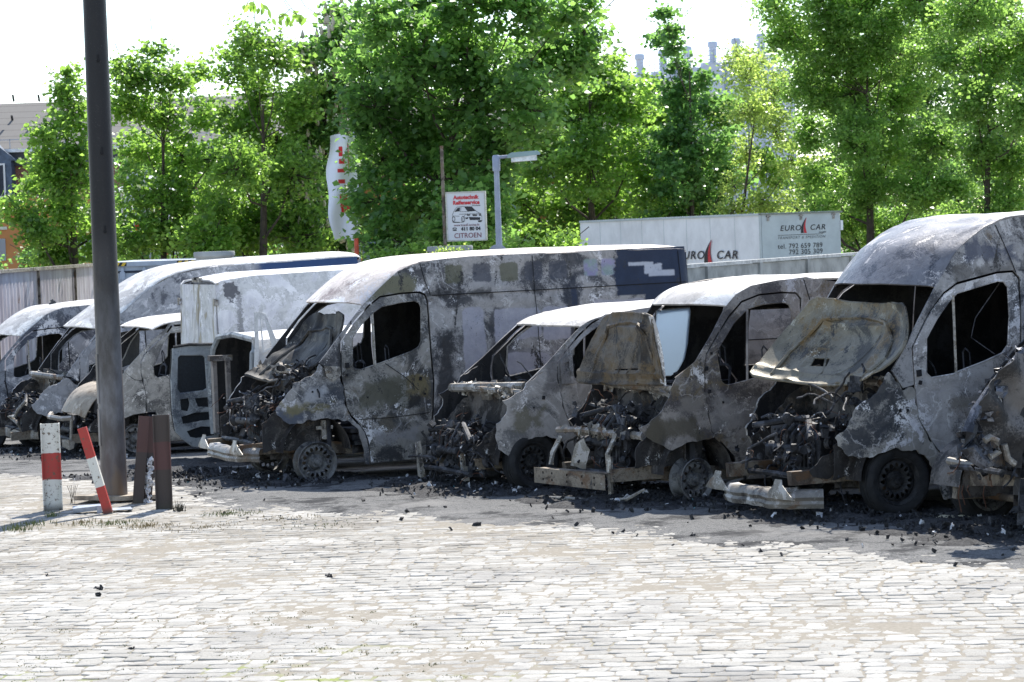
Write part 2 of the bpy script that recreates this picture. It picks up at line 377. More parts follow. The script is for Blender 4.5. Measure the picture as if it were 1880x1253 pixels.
def scrap(van, x0, x1, y0, y1, z0, z1, n=150, name='engine', top=None, big=.8):
    """charred engine and its ancillaries: block, pulleys, hoses, pipes, brackets and torn sheet"""
    m = M(); n = int(n*.95)
    def P(fz=1): 
        x = random.uniform(x0, x1); y = random.uniform(y0, y1); zt = z1 if not top else top(x, y); return Vector((x, y, z0+(zt-z0)*random.random()**fz))
    cx, cy = (x0+x1)/2, (y0+y1)/2; hh = z1-z0; zc = z0+hh*.62; xb = cx+.08
    m.box((xb, cy, z0+hh*.35), (.34, .62, hh*.6), Euler((.06, .05, .08)), jit=.02)                     # block
    m.box((xb, cy, z0+hh*.70), (.26, .56, .10), Euler((.06, .05, .08)), jit=.01); m.box((xb, cy, z0+hh*.78), (.18, .52, .07), Euler((.06, .05, .08)), jit=.01)
    for q in range(8): m.box((xb-.175, cy-.26+.075*q, z0+hh*.42), (.03, .018, hh*.4), jit=.003)          # ribs
    for q in range(4):                                                                                 # manifold runners
        y = cy-.2+.13*q; m.tube([(xb-.12, y, z0+hh*.78), (xb-.2, y, z0+hh*.82), (xb-.27, y+.01, z0+hh*.7), (xb-.28, y+.02, z0+hh*.5)], .026, 8)
    m.tube([(xb-.28, cy-.28, z0+hh*.5), (xb-.28, cy+.28, z0+hh*.48)], .045, 10)
    def pulley(p, r, tl): m.lathe([(.002, -.035), (r*.35, -.035), (r*.4, -.02), (r*.8, -.02), (r*.85, -.035), (r, -.035), (r*.93, -.012), (r, .01), (r*.93, .02), (r*.5, .035), (.002, .035)], p, n=22, tilt=Euler(tl).to_matrix())
    for p, r in (((xb-.08, y0+.12, z0+hh*.35), .085), ((xb-.18, y0+.14, z0+hh*.62), .06), ((xb+.08, y0+.12, z0+hh*.7), .07), ((xb-.22, y0+.2, z0+hh*.28), .055)): pulley(p, r, (0, .1, .5))
    m.lathe([(.002, -.09), (.07, -.09), (.085, -.07), (.085, .05), (.06, .09), (.002, .09)], (xb-.24, cy+.38, z0+hh*.45), n=16, tilt=Euler((0, 0, 1.1)).to_matrix())
    m.box((cx+.12, y1-.2, z0+hh*.72), (.3, .22, .2), Euler((.1, .1, .15)), jit=.02); m.box((cx+.12, y1-.2, z0+hh*.9), (.33, .25, .02), Euler((.1, .1, .15)), jit=.015)   # battery tray
    m.tube([(x0+.1, y0+.1, z0+hh*.7), (cx-.1, cy-.2, z0+hh*.95), (cx, cy+.2, z0+hh*.9), (x0+.12, y1-.15, z0+hh*.8)], .032, 8)
    m.tube([(x0+.06, y0+.05, z0+.08), (x0+.02, cy, z0+.1), (x0+.06, y1-.05, z0+.08)], .03, 6)
    for i in range(int(n*.32)):
        s = random.uniform(.02, .08)*big; m.box(P(), (s*random.uniform(.5, 1.6), s, s*random.uniform(.3, 1)), Euler((random.uniform(0, 6), random.uniform(0, 6), random.uniform(0, 6))), jit=s*.18)
    for i in range(int(n*.12)):
        r = random.uniform(.025, .075)*big; t = Euler((random.uniform(-.8, .8), 0, random.uniform(-1, 2))).to_matrix()
        m.lathe([(.002, -r*.5), (r*.6, -r*.5), (r*.65, -r*.3), (r, -r*.3), (r, 0), (r*.8, r*.1), (r*.8, r*.5), (.002, r*.5)], P(), n=14, tilt=t)
    for i in range(int(n*.22)): hose(m, P(.7), random.uniform(.15, .5)*big, random.uniform(.006, .022)*big)
    for i in range(int(n*.30)): crumple(m, P(.6), random.uniform(.04, .14)*big)
    m.obj(name, SCRAP, van.e)
    k = M()
    for i in range(int(n*.13)): hose(k, P(.6), random.uniform(.2, .6)*big, random.uniform(.0025, .005), curl=1.5, n=9)
    tag(k.obj('wiring', WIRE, van.e), kind='stuff')
    k = M()
    for i in range(int(n*.10)): crumple(k, P(.35), random.uniform(.015, .045)*big)
    tag(k.obj('ash_flakes', ASHW, van.e), kind='stuff')
def loft_path(m, path, prof, mi=0):
    """sweep an open profile [(out, up)] along a plan path of (x, y, z)"""
    vs = []; N = len(path); P = [Vector(p) for p in path]
    for i, p in enumerate(P):
        t = (P[min(i+1, N-1)]-P[max(i-1, 0)]); t.z = 0; t.normalize(); o = Vector((-t.y, t.x, 0))
        for a, b in prof: vs.append(p+o*a+Vector((0, 0, b)))
    k = len(prof); fs = [(i*k+j, i*k+j+1, (i+1)*k+j+1, (i+1)*k+j) for i in range(N-1) for j in range(k-1)]
    v, f = thick(vs, fs, .006); return m.add(v, f, mi)
def hood(van, c, mat, rb=.0, lb=.0, bulge=.10, name='bonnet', curve=.05, hole=None, label=None, amp=.03, sag=0, notch=0):
    """raised or fallen bonnet from corners TL, TR, BR, BL (van-local); underside ribs and rolled edge"""
    TL, TR, BR, BL = [Vector(p) for p in c]; nrm = (TR-TL).cross(BL-TL).normalized()
    if nrm.x > 0: nrm = -nrm
    Ls = (TR-TL).length; Hs = (BL-TL).length
    def f(a, b, d=0):
        u = a; v = b
        p = TL.lerp(TR, u).lerp(BL.lerp(BR, u), v)
        w_ = 4*u*(1-u); h_ = 4*v*(1-v)
        p = p+nrm*(-(bulge*w_)-curve*h_+amp*noise.noise(Vector((u*2.5+van.seed, v*2.5, 1)))+amp*.4*noise.noise(Vector((u*8, v*8, van.seed)))+d)
        p.z += .07*w_*(1-v)-sag*w_*v
        p = p+(TR-TL).normalized()*(rb*u-lb*(1-u))*math.sin(math.pi*min(1, max(0, v)))
        p = p+(BL-TL).normalized()*(notch*w_*(v > .5)*(v-.5)*2)
        # rolled rim of the underside
        e = min(u, 1-u, v, 1-v); p = p+nrm*(.02*math.exp(-(e/.03)**2))
        # stamped ribs
        rib = math.exp(-((abs(u-.5)-.30+.08*v)/.03)**2)+math.exp(-((v-.18-.06*w_)/.04)**2)*(abs(u-.5) < .34)+.7*math.exp(-((v-.86)/.03)**2)
        return p+nrm*.034*rib
    m = M(); hs = []
    if hole: hs = [hole]
    ol = [(.02, 0), (.5, -.0), (.98, 0), (1, .05), (1, .5), (1, .95), (.97, 1), (.5, 1), (.03, 1), (0, .95), (0, .5), (0, .05)]
    m.panel(ol, hs, lambda a, b: f(a, b), .035, solid=.016)
    cl = lambda q: min(1, max(0, q))
    m.tube([f(cl(a), cl(b)) for a, b in [(t, 0) for t in np.linspace(.03, .97, 14)]+[(1, t) for t in np.linspace(.04, .96, 12)]+[(t, 1) for t in np.linspace(.97, .03, 14)]+[(0, t) for t in np.linspace(.96, .04, 12)]], .014, 6, closed=True)
    rb_ = [(.12, .92), (.12, .6), (.15, .38), (.22, .22), (.34, .15), (.5, .13), (.66, .15), (.78, .22), (.85, .38), (.88, .6), (.88, .92)]
    m.tube([f(a, b, .012) for a, b in rb_], .024, 6)
    for a0, b0, a1, b1 in ((.28, .3, .45, .86), (.72, .3, .55, .86)): m.tube([f(a0+(a1-a0)*t, b0+(b1-b0)*t, .006) for t in np.linspace(0, 1, 8)], .016, 6)
    o = m.obj(name, mat, van.e)
    if label: o['label'] = label
    return o, f
def seatframe(van, x, y, z=.55, h=1.0, mat=None):
    m = M(); b = [(x, y-.2, z), (x+.06, y-.21, z+.45), (x+.12, y-.15, z+h*.72), (x+.13, y-.06, z+h*.75), (x+.13, y+.06, z+h*.75), (x+.12, y+.15, z+h*.72), (x+.06, y+.21, z+.45), (x, y+.2, z)]
    m.tube(b, .018, 6)
    m.tube([(x+.12, y-.06, z+h*.74), (x+.11, y-.06, z+h*.93), (x+.1, y, z+h*.97), (x+.11, y+.06, z+h*.93), (x+.12, y+.06, z+h*.74)], .009, 6)
    for k in range(5): m.tube([(x+.03+.015*k, y-.19, z+.12+.12*k), (x+.05+.015*k, y, z+.10+.12*k), (x+.03+.015*k, y+.19, z+.12+.12*k)], .006, 5)
    m.box((x-.22, y, z), (.46, .42, .05)); m.box((x-.2, y, z-.15), (.4, .38, .22), jit=.03)
    return m.obj('seat_frame', mat or SEAT, van.e)
def cabin(van, xb=1.42, z0=.35, z1=2.0, seats=((.95, .5), (.95, 1.45)), dash=1.18, bulk=True, xf=.18, wall=1.3):
    W = van.W; m = M(); m.box((2.55, W/2, z0), (3.9, W-.14, .06)); m.box((xf, W/2, (z0+wall)/2), (.05, W-.25, wall-z0-.02), jit=.01)
    m.obj('floor_and_firewall', INNER, van.e)
    if bulk:
        m = M().grid(lambda u, v: (xb+.03*noise.noise(Vector((u*4, v*4, van.seed))), .05+.12*v+(W-.1-.24*v)*u, z0+.03+(z1-z0)*v), 12, 10); m.thicken(.02)
        m.obj('bulkhead', INNER, van.e)
    m = M(); m.tube([(xf+.12, .12, dash), (xf+.1, W*.3, dash+.02), (xf+.12, W*.7, dash), (xf+.12, W-.12, dash)], .035, 8)
    m.box((xf+.13, W*.5, dash-.17), (.22, W-.5, .2), jit=.05)
    for i in range(26): crumple(m, (xf+random.uniform(0, .35), random.uniform(.2, W-.2), dash+random.uniform(-.2, .06)), random.uniform(.06, .2))
    for i in range(10): hose(m, (xf+.15, random.uniform(.2, W-.2), dash), .4, .008)
    m.tube([(xf+.42, .5+.19*math.cos(a), dash+.06+.17*math.sin(a)) for a in np.linspace(0, 6.283, 21)[:-1]], .009, 6, closed=True)
    m.tube([(xf+.1, .5, dash-.1), (xf+.42, .5, dash+.05)], .02, 8)
    m.obj('dashboard_remains', SCRAP, van.e)
    for x, y in seats: seatframe(van, x, y)
def chassis(van, x0=-.75, x1=4.6, zr=.3, ys=(.38,), arch=(0, .42), z_arch=.36, rear=3.665):
    m = M(); W = van.W
    for y in (ys[0], W-ys[0]):
        pts = [(x0, y, zr), (-.35, y, zr+.01), (.25, y+.0, zr-.02), (.6, y, zr-.07), (x1, y, zr-.05)]
        for a, b in zip(pts[:-1], pts[1:]):
            d = Vector(b)-Vector(a); m.box((Vector(a)+Vector(b))/2, (d.length+.01, .08, .13), d.to_track_quat('X', 'Z').to_matrix(), jit=.004)
    m.obj('chassis_rail', RAIL, van.e)
    for xc in (arch[0], rear):
        for side in (0, 1):
            k = M(); r = arch[1]; y0 = (.05, .55) if not side else (W-.55, W-.05)
            k.grid(lambda u, v: (xc+(r-.01)*math.cos(math.pi*u), y0[0]+(y0[1]-y0[0])*v, z_arch+(r-.01)*math.sin(math.pi*u)), 16, 4)
            yy = y0[1] if not side else y0[0]
            k.grid(lambda u, v: (xc+(r-.01)*math.cos(math.pi*u)*v, yy, z_arch-.1+(r+.09)*math.sin(math.pi*u)*v), 16, 4)
            k.obj('wheel_arch_liner', BAY, van.e)
    k = M(); k.tube([(0, .2, .25), (0, W-.2, .25)], .035, 8); k.tube([(rear, .2, .27), (rear, W-.2, .27)], .05, 8)
    k.tube([(0.02, .42, .3), (.03, .45, .75)], [.05, .035], 10); k.tube([(0.02, W-.42, .3), (.03, W-.45, .75)], [.05, .035], 10)
    k.box((0, .35, .26), (.3, .35, .08), jit=.02); k.tube([(0, W/2, .26), (rear, W/2, .27)], .04, 8); k.obj('axle_and_strut', RAIL, van.e)
    k = M(); k.box(((x0+4.6)/2+.5, W/2, .42), (3.8, W-.3, .05)); k.obj('underbody', SOOT, van.e)
SEAT = burnt('burnt_seat_steel', 19, dark=(.03, .03, .035), light=(.10, .10, .12), w_ash=.4, w_white=0, w_soot=.2, w_rust=.2, metal=.2, scale=3)
SEAM = plain('seam_shadow_gap', (.01, .01, .012), .9, 0, 0, 3, 0)
HINGE = burnt('burnt_bracket', 21, dark=(.08, .07, .06), light=(.3, .28, .26), w_ash=.6, w_soot=.2, w_rust=.5, scale=4)
SPR = dict(
    win=[(.47, 1.65), (.45, 1.32), (.47, 1.28), (.55, 1.27), (.8, 1.335), (1.19, 1.45), (1.28, 1.50), (1.31, 1.56), (1.34, 1.95), (1.32, 2.01), (1.26, 2.04), (1.1, 2.03), (.85, 1.99), (.73, 1.92), (.6, 1.81)],
    door=[(.335, 1.60), (.32, 1.23), (.37, .84), (.42, .755), (.5, .67), (.58, .55), (.62, .44), (.65, .18), (1.31, .2), (1.38, .45), (1.42, .8), (1.44, 1.1), (1.415, 1.45), (1.41, 2.03), (1.39, 2.09), (1.33, 2.125), (1.1, 2.12), (.84, 2.09), (.70, 2.0), (.5, 1.81)],
    body=[(.05, 1.38), (.33, 1.70), (.61, 2.01), (.87, 2.23), (1.08, 2.39), (1.36, 2.49), (1.98, 2.53), (4.84, 2.55), (4.88, 2.0), (4.88, .35), (4.3, .3), (4.12, .28), (4.08, .5), (3.9, .7), (3.665, .76), (3.43, .7), (3.25, .5), (3.21, .25), (1.33, .18), (1.40, .45), (1.44, .8), (1.46, 1.1), (1.435, 1.45), (1.43, 2.04), (1.40, 2.11), (1.34, 2.145), (1.1, 2.14), (.83, 2.11), (.68, 2.01), (.48, 1.82), (.315, 1.605), (.30, 1.28), (.28, 1.2), (.17, 1.28)],
    fender=[(.05, 1.37), (0, 1.26), (-.12, 1.22), (-.26, 1.15), (-.35, 1.03), (-.46, .89), (-.45, .8), (-.39, .73), (-.27, .68), (-.13, .71), (-.03, .74), (.21, .73), (.39, .67), (.5, .57), (.55, .42), (.57, .18), (.63, .18), (.6, .44), (.56, .55), (.48, .67), (.40, .755), (.35, .84), (.30, 1.19), (.17, 1.27)],
    roof=[(.61, 2.01, 2.06, .26), (.87, 2.23, 2.28, .24), (1.08, 2.38, 2.43, .18), (1.36, 2.48, 2.53, .1), (1.98, 2.52, 2.58, 0), (3.2, 2.53, 2.59, 0), (4.4, 2.53, 2.59, 0), (4.8, 2.52, 2.56, 0), (4.88, 2.48, 2.50, 0)])
def sc2(pts, kx=1, kz=1, dx=0, dz=0): return [(p[0]*kx+dx, p[1]*kz+dz)+tuple(p[2:]) for p in pts]
def rearface(v, mat, x=4.88, z0=.35, z1=2.5, name='rear_doors'):
    m = M().grid(lambda a, b: (x+.015*noise.noise(Vector((a*5, b*5, 2))), v.yf(x, z0+(z1-z0)*b)+(v.W-2*v.yf(x, z0+(z1-z0)*b))*a, z0+(z1-z0)*b), 14, 14); m.thicken(.03)
    m.tube([(x+.006, v.W/2, z0), (x+.006, v.W/2, z1)], .012, 5, 1)
    return m.obj(name, [mat, SEAM], v.e)
# ------------------------------------------------------------------ van D: the large blue van in the middle
def d_extra(k, c, j):
    X, Y, Z = k.xyz(k.tc); wob = k.math('MULTIPLY', j, .10)
    jag = k.math('MULTIPLY', k.math('SUBTRACT', k.noise(k.tc, 3.0, 7, .7), .5), .25)
    up = k.step(Z, 2.10, 2.12)
    # pale swirl panels on the middle side wall
    for cx, cz, hx, hz, r in ((1.98, 1.55, .14, .38, .06), (2.02, 1.2, .10, .16, .08), (2.55, 1.72, .30, .18, .08), (3.05, 1.70, .17, .2, .06), (2.6, 1.25, .35, .12, .1), (3.9, 1.75, .33, .2, .05), (2.3, 1.6, .04, .13, .04), (2.35, 1.15, .07, .12, .05)):
        c = k.mix(k.math('MULTIPLY', rrect(k, X, Z, cx, cz, hx, hz, k.math('ADD', wob, k.math('MULTIPLY', jag, .5)), r), .85), c, k.mix(k.noise(k.tc, 9, 7, .7), (.20, .20, .25), (.46, .44, .47)))
    for cx in (1.78, 2.13, 2.48, 2.80, 3.12):
        cc = (.105, .105, .06) if cx in (1.78, 2.48) else (.06, .065, .085)
        c = k.mix(k.math('MULTIPLY', .8, rrect(k, X, Z, cx, 2.33, .115, .11, k.math('ADD', k.math('MULTIPLY', wob, 1.6), k.math('MULTIPLY', jag, .32)), .04)), c, k.mix(k.noise(k.tc, 14, 6, .7), cc, tuple(q*.6 for q in cc)))
    c = k.mix(k.math('MULTIPLY', rrect(k, X, Z, .98, 2.24, .27, .10, k.math('ADD', wob, jag), .05), .8), c, (.15, .14, .09))
    for cx in (3.55, 3.78):
        c = k.mix(k.math('MULTIPLY', rrect(k, X, Z, cx, 2.34, .09, .1, wob, .03), .8), c, k.mix(k.step(k.noise(k.tc, 7, 3), .4, .6), (.26, .24, .38), (.22, .29, .28)))
    # surviving navy paint on the rear third
    blue = k.math('MAXIMUM', k.math('MULTIPLY', k.step(k.math('ADD', X, k.math('MULTIPLY', jag, 1.2)), 3.86, 3.90), k.step(Z, 1.98, 2.0)), k.step(k.math('ADD', X, jag), 4.22, 4.25))
    blue = k.math('MAXIMUM', blue, k.math('MULTIPLY', rrect(k, X, Z, 3.3, 1.55, .035, .55, k.math('MULTIPLY', wob, .4), .02), .8))
    c = k.mix(k.math('MULTIPLY', blue, k.step(Y, .5, .4)), c, k.mix(k.noise(k.tc, 5, 7, .7), (.010, .014, .028), (.028, .044, .085)))
    pt = k.math('MAXIMUM', rrect(k, X, Z, 4.22, 2.36, .17, .02, k.math('MULTIPLY', jag, .3), .01), rrect(k, X, Z, 4.38, 2.30, .12, .06, k.math('MULTIPLY', jag, .6), .02))
    c = k.mix(k.math('MAXIMUM', pt, rrect(k, X, Z, 4.48, 2.24, .17, .035, k.math('MULTIPLY', jag, .1), .01)), c, (.40, .41, .45))
    return c
D_SIDE = burnt('burnt_side_paint_blue_van', 31, dark=(.05, .05, .056), light=(.27, .26, .27), w_ash=.5, w_white=.28, w_soot=.26, w_rust=.24, extra=d_extra, zones=((.98, 2.26, .30, .13, (.15, .145, .09), .9), (1.62, 1.2, .10, .45, (.03, .03, .034), .9), (1.75, 2.10, .5, .03, (.02, .02, .022), .8), (3.25, 1.6, .10, .6, (.025, .03, .045), .9), (2.9, 1.15, .7, .25, (.22, .21, .23), .6), (2.25, 1.5, .06, .35, (.05, .05, .06), .8)))
D_DOOR = burnt('burnt_door_paint', 33, dark=(.045, .045, .046), light=(.235, .225, .22), rust=(.17, .15, .11), w_ash=.44, w_white=.24, w_soot=.24, w_rust=.5, zones=((.85, 1.0, .30, .15, (.11, .105, .075), .85), (1.25, 1.05, .10, .12, (.20, .16, .08), .9), (1.22, .88, .05, .05, (.02, .02, .022), .9), (.95, .48, .25, .07, (.36, .35, .36), .7), (.85, .28, .12, .04, (.05, .05, .055), .8), (.6, 2.0, .3, .1, (.10, .10, .11), .6)))
D_FEND = burnt('burnt_wing_paint', 35, dark=(.045, .05, .062), light=(.25, .245, .255), w_ash=.45, w_white=.3, w_soot=.15, w_rust=.3, zones=((-.05, 1.02, .12, .07, (.5, .5, .52), .8), (-.3, .78, .14, .06, (.07, .085, .12), .9), (-.1, .86, .25, .02, (.22, .19, .09), .8), (.2, 1.3, .12, .1, (.04, .035, .03), .8), (.45, .4, .1, .2, (.28, .26, .25), .6)))
D_ROOF = burnt('burnt_roof_skin', 37, dark=(.24, .19, .18), light=(.50, .45, .44), white=(.6, .56, .55), rust=(.3, .2, .14), w_ash=.8, w_white=.5, w_soot=-.05, w_rust=.25, metal=.1)
HOODM = burnt('burnt_bonnet_underside_dark', 39, dark=(.014, .013, .013), light=(.07, .063, .055), white=(.28, .26, .23), rust=(.16, .12, .07), w_ash=.38, w_white=.12, w_soot=.3, w_rust=.35)
def sidegroove(x, z):
    g = .010*math.exp(-((z-2.075)/.02)**2) if x > 1.45 else 0
    def box(cx, cz, hx, hz):
        d = max(abs(x-cx)-hx, abs(z-cz)-hz); return -.016/(1+math.exp(-min(40, max(-40, -d/.012))))*-1
    for b in ((2.3, 1.55, .72, .42), (3.95, 1.55, .55, .42), (2.1, 2.32, .36, .12), (2.95, 2.32, .38, .12), (4.0, 2.32, .6, .12)): g += box(*b)
    return g
def doorrelief(x, z):
    g = .012*math.exp(-((z-1.16-.10*(x-.4))/.03)**2)-.008*math.exp(-((z-.78)/.05)**2)+.02*math.exp(-(((x-1.22)/.09)**2+((z-1.12)/.07)**2))+.006*math.exp(-((z-.47)/.012)**2)
    return g
def sprinter_side(v, P, side, door, fend, groove=None, dent=.014):
    for far in (False, True):
        v.skin('side_wall', P['body'], [], side, far=far, res=.06, relief=groove, amp=dent)
        d = v.skin('front_door', P['door'], [] if (far and v.k == 'G') else [P['win']], door, far=far, res=.05, amp=dent, off=.006, relief=doorrelief)
        if not far: v.door = d
        v.skin('front_wing', P['fender'], [], fend, far=far, res=.05, rag=.03, amp=dent*1.3)
def doorbits(v, P, bar=True, mat=None, xb=(.73, .73), zz=(1.31, 1.94)):
    fn = v.near(0); m = M()
    a = Vector(fn(xb[0], zz[0])); b = Vector(fn(xb[1], zz[1])); d = (b-a); m.box((a+b)/2+Vector((0, .012, 0)), (.028, .022, d.length), d.to_track_quat('Z', 'X').to_matrix())
    m.obj('window_bar', mat or HINGE, v.door)
van = Van('D', 'burnt_van', 'long burnt-out van with dark blue rear paint, collapsed bonnet and bare front rim', back=4.88, group='burnt-out vans parked in a row'); vD = van
sprinter_side(van, SPR, D_SIDE, D_DOOR, D_FEND, sidegroove)
doorbits(van, SPR)
van.roof('roof', SPR['roof'], D_ROOF)
rearface(van, D_SIDE); cabin(van, bulk=False); chassis(van, zr=.40, x0=-.82)
wheel(van, .0, .12, .232, .232); wheel(van, .0, 1.88, .232, .232, yaw=math.pi)
wheel(van, 3.665, .14, .3, .225, tyre=True); wheel(van, 3.665, 1.86, .3, .225, tyre=True, yaw=math.pi)
hood(van, [Q('D', 'b', [(q)])[0] for q in ((590, 375, 1.72), (732, 378, .28), (545, 655, .22), (272, 655, 1.8))], HOODM, rb=.06, lb=.10, bulge=.10, curve=.10, amp=.07, notch=-.02)
def bumper(v, nx=-.70, cx=-.93, z=.33, y0=.16, y1=None, horn=.10, mat=None, h=.15, stop=.0):
    y1 = y1 or v.W-.16; path = []
    for i in range(41):
        t = i/40; y = y0+(y1-y0)*t; q = abs(2*t-1); x = cx+(nx-cx)*q**5; zz = z+.015*noise.noise(Vector((t*9, v.seed, 0))); path.append((x, y, zz))
    m = M(); loft_path(m, path, [(-.10, .0), (-.03, .015), (.0, .0), (.015, h*.25), (.0, h*.42), (.018, h*.62), (.0, h*.85), (-.03, h), (-.12, h*1.02)])
    # upswept horns
    for t, yy, sg in ((.13, y0+.16*(y1-y0), 1), (.87, y0+.86*(y1-y0), -1)):
        m.panel([(-.30, h*.6), (.22, h*.6), (.13, h*1.05), (.06, h+horn*.5), (.05, h+horn), (-.07, h+horn), (-.09, h+horn*.6), (-.17, h*1.1)], [], lambda a, b, yy=yy, sg=sg: (cx-.02+.35*max(0, b-h*.8)**1.2+.25*abs(a)**1.5, yy+sg*a, z+b), .03, solid=-.008)
    m.tube([(cx+.02, .40, z+h*.9), (cx+.2, .39, z+h*.9)], .05, 6)
    return m.obj('bumper_beam', mat or ALU, v.e)
bumper(van, z=.27, nx=-.66, cx=-.88)
# radiator remnants, cowl and inner wings
def baysheets(v, zt=1.25, xf=.16, far_in=.06, mat=None):
    W = v.W; m = M()
    for yy, sg in ((W-.22, 1), (.22, -1)):
        m.panel([(-.62, .38), (.15, .38), (.15, zt-.05), (-.1, zt-.12), (-.35, zt-.35), (-.6, zt-.55)], [], lambda x, z, yy=yy, sg=sg: (x, yy+sg*.05*noise.noise(Vector((x*4, z*4, v.seed)))+sg*.09*(z-.4), z), .06, rag=.03, solid=.01)
    m.panel([(.18, .4), (W-.18, .4), (W-.14, zt), (.14, zt)], [], lambda y, z: (xf-.04+.03*noise.noise(Vector((y*5, z*5, v.seed))), y, z), .07, solid=.012)
    m.obj('engine_bay_walls', mat or BAY, v.e)
    m = M(); m.tube([(xf-.08, .1, zt), (xf-.17, W*.3, zt+.01), (xf-.2, W*.5, zt+.01), (xf-.17, W*.7, zt), (xf-.08, W-.1, zt)], .035, 8)
    for i in range(34): crumple(m, (xf-.14+random.uniform(-.07, .07), random.uniform(.15, W-.15), zt+random.uniform(-.04, .04)), random.uniform(.05, .17))
    m.obj('scuttle', ALU, v.e)
baysheets(van)
scrap(van, -.68, .02, .35, 1.75, .38, 1.02, 170)
def slam(v, x=-.62, z=.95, n=20):
    m = M(); W = v.W
    for i in range(n): crumple(m, (x+random.uniform(-.1, .5), random.uniform(.1, .5), z+random.uniform(-.2, .2)), random.uniform(.08, .2))
    for i in range(6): hose(m, (x+.2, random.uniform(.15, .5), z), .5, .012)
    m.obj('torn_panels', SCRAP, v.e)
m = M()
for i in range(16):
    p = Vector(loc('D', 'b', 330+random.uniform(-20, 240), 0, .25)); p = Vector(loc('D', 'b', random.uniform(430, 610), random.uniform(600, 720), .22)); crumple(m, p, random.uniform(.06, .16))
for i in range(7): hose(m, loc('D', 'b', random.uniform(440, 560), random.uniform(640, 720), .2), .35, .011)
m.obj('headlamp_remains', SCRAP, van.e)
m = M(); m.box(Q('D', 'b', [(640, 900, .16)])[0], (.07, .04, .22)); m.box(Q('D', 'b', [(640, 890, .15)])[0], (.2, .02, .04)); m.obj('strut_bracket', HINGE, van.e)
m = M(); fn = van.near(0); m.panel([(.10, 1.34), (.29, 1.32), (.30, 1.22), (.2, 1.16), (.12, 1.22)], [], lambda x, z: (x, fn(x, z)[1]-.012, z), .03, solid=-.01)
m.obj('hinge_plate', HINGE, van.e)
# ------------------------------------------------------------------ van G: high-roof van at the right with its bonnet up
G_SIDE = burnt('burnt_side_paint_right_van', 41, dark=(.035, .037, .045), light=(.25, .245, .26), w_ash=.45, w_white=.25, w_soot=.2, w_rust=.15, zones=((1.1, 2.45, .25, .06, (.06, .07, .11), .8), (1.0, 2.25, .3, .05, (.12, .11, .10), .7), (1.9, 2.3, .4, .5, (.03, .03, .035), .7)))
G_DOOR = burnt('burnt_door_ash', 43, dark=(.075, .075, .08), light=(.31, .30, .315), rust=(.22, .19, .16), w_ash=.6, w_white=.42, w_soot=.14, w_rust=.25, zones=((.4, 1.15, .12, .03, (.45, .43, .45), .8), (.75, 1.05, .2, .08, (.22, .20, .17), .7), (1.0, .75, .3, .1, (.17, .165, .18), .7), (.6, .6, .2, .05, (.42, .41, .43), .7)))
G_FEND = burnt('burnt_wing_ash', 46, dark=(.04, .042, .048), light=(.25, .24, .235), rust=(.17, .15, .09), w_ash=.48, w_white=.4, w_soot=.15, w_rust=.15)
G_ROOF = burnt('burnt_roof_blue_grey', 47, dark=(.045, .047, .058), light=(.15, .148, .165), white=(.38, .35, .34), rust=(.3, .22, .18), w_ash=.55, w_white=.34, w_soot=.05, w_rust=.0, metal=.3, rough=.4)
G_HOOD = burnt('burnt_bonnet_underside_ochre', 49, dark=(.03, .027, .023), light=(.16, .145, .115), white=(.30, .285, .24), rust=(.22, .15, .06), w_ash=.5, w_white=.12, w_soot=.24, w_rust=.6, metal=.3, rough=.45, scale=.9)
van = Van('G', 'burnt_van', 'burnt-out high-roof van at right with ochre-stained bonnet propped up', back=4.88, group='burnt-out vans parked in a row'); vG = van
GP = dict(
    win=van.S('e', [(826, 475), (826, 598), (845, 616), (925, 602), (942, 592), (1040, 555), (1100, 527), (1121, 497), (1124, 400), (1120, 290), (1105, 268), (1080, 266), (935, 310), (905, 342), (865, 400)]),
    fender=van.S('e', [(690, 597), (665, 635), (640, 680), (570, 720), (545, 780), (500, 830), (510, 862), (540, 895), (580, 908), (620, 903), (660, 882), (720, 868), (790, 878), (840, 915), (870, 975), (885, 1050), (902, 1050), (893, 960), (885, 905), (845, 852), (796, 765), (782, 650), (740, 655)]),
    door=van.S('e', [(778, 505), (786, 640), (800, 760), (850, 848), (890, 900), (905, 1050)])+[(1.22, .2), (1.38, .45), (1.42, .8), (1.45, 1.1)]+van.S('e', [(1163, 480), (1156, 260), (1135, 236), (1080, 240), (935, 280), (890, 315), (840, 385)]),
    body=van.S('e', [(700, 590), (765, 475), (855, 290), (900, 210), (940, 150), (1010, 90), (1060, 60), (1175, 28)])+[(4.84, 2.80), (4.88, 2.0), (4.88, .35), (4.3, .3), (4.12, .28), (4.08, .5), (3.9, .7), (3.665, .76), (3.43, .7), (3.25, .5), (3.21, .25), (1.24, .18), (1.40, .45), (1.44, .8), (1.47, 1.1)]+van.S('e', [(1169, 478), (1161, 255), (1137, 228), (1080, 232), (933, 271), (884, 308), (833, 382), (772, 503), (780, 640), (740, 652), (720, 620)]))
sprinter_side(van, GP, G_SIDE, G_DOOR, G_FEND, None)
p0, p1 = van.S('e', [(933, 600), (922, 318)]); doorbits(van, GP, xb=(p0[0], p1[0]), zz=(p0[1], p1[1]))
gr = van.S('e', [(855, 290), (900, 210), (940, 150), (1010, 90), (1060, 60), (1175, 28)])
bow = (.30, .28, .25, .17, .10, .0); cz = (.04, .04, .03, .02, .015, .015)
van.roof('roof', [(x, z, z+c, b) for (x, z), b, c in zip(gr, bow, cz)]+[(3, 2.80, 2.82, 0), (4.8, 2.80, 2.82, 0), (4.88, 2.77, 2.78, 0)], G_ROOF, dent=.035)
rearface(van, G_SIDE, z1=2.8); cabin(van, dash=1.2, bulk=False); chassis(van, zr=.40, x0=-.98)
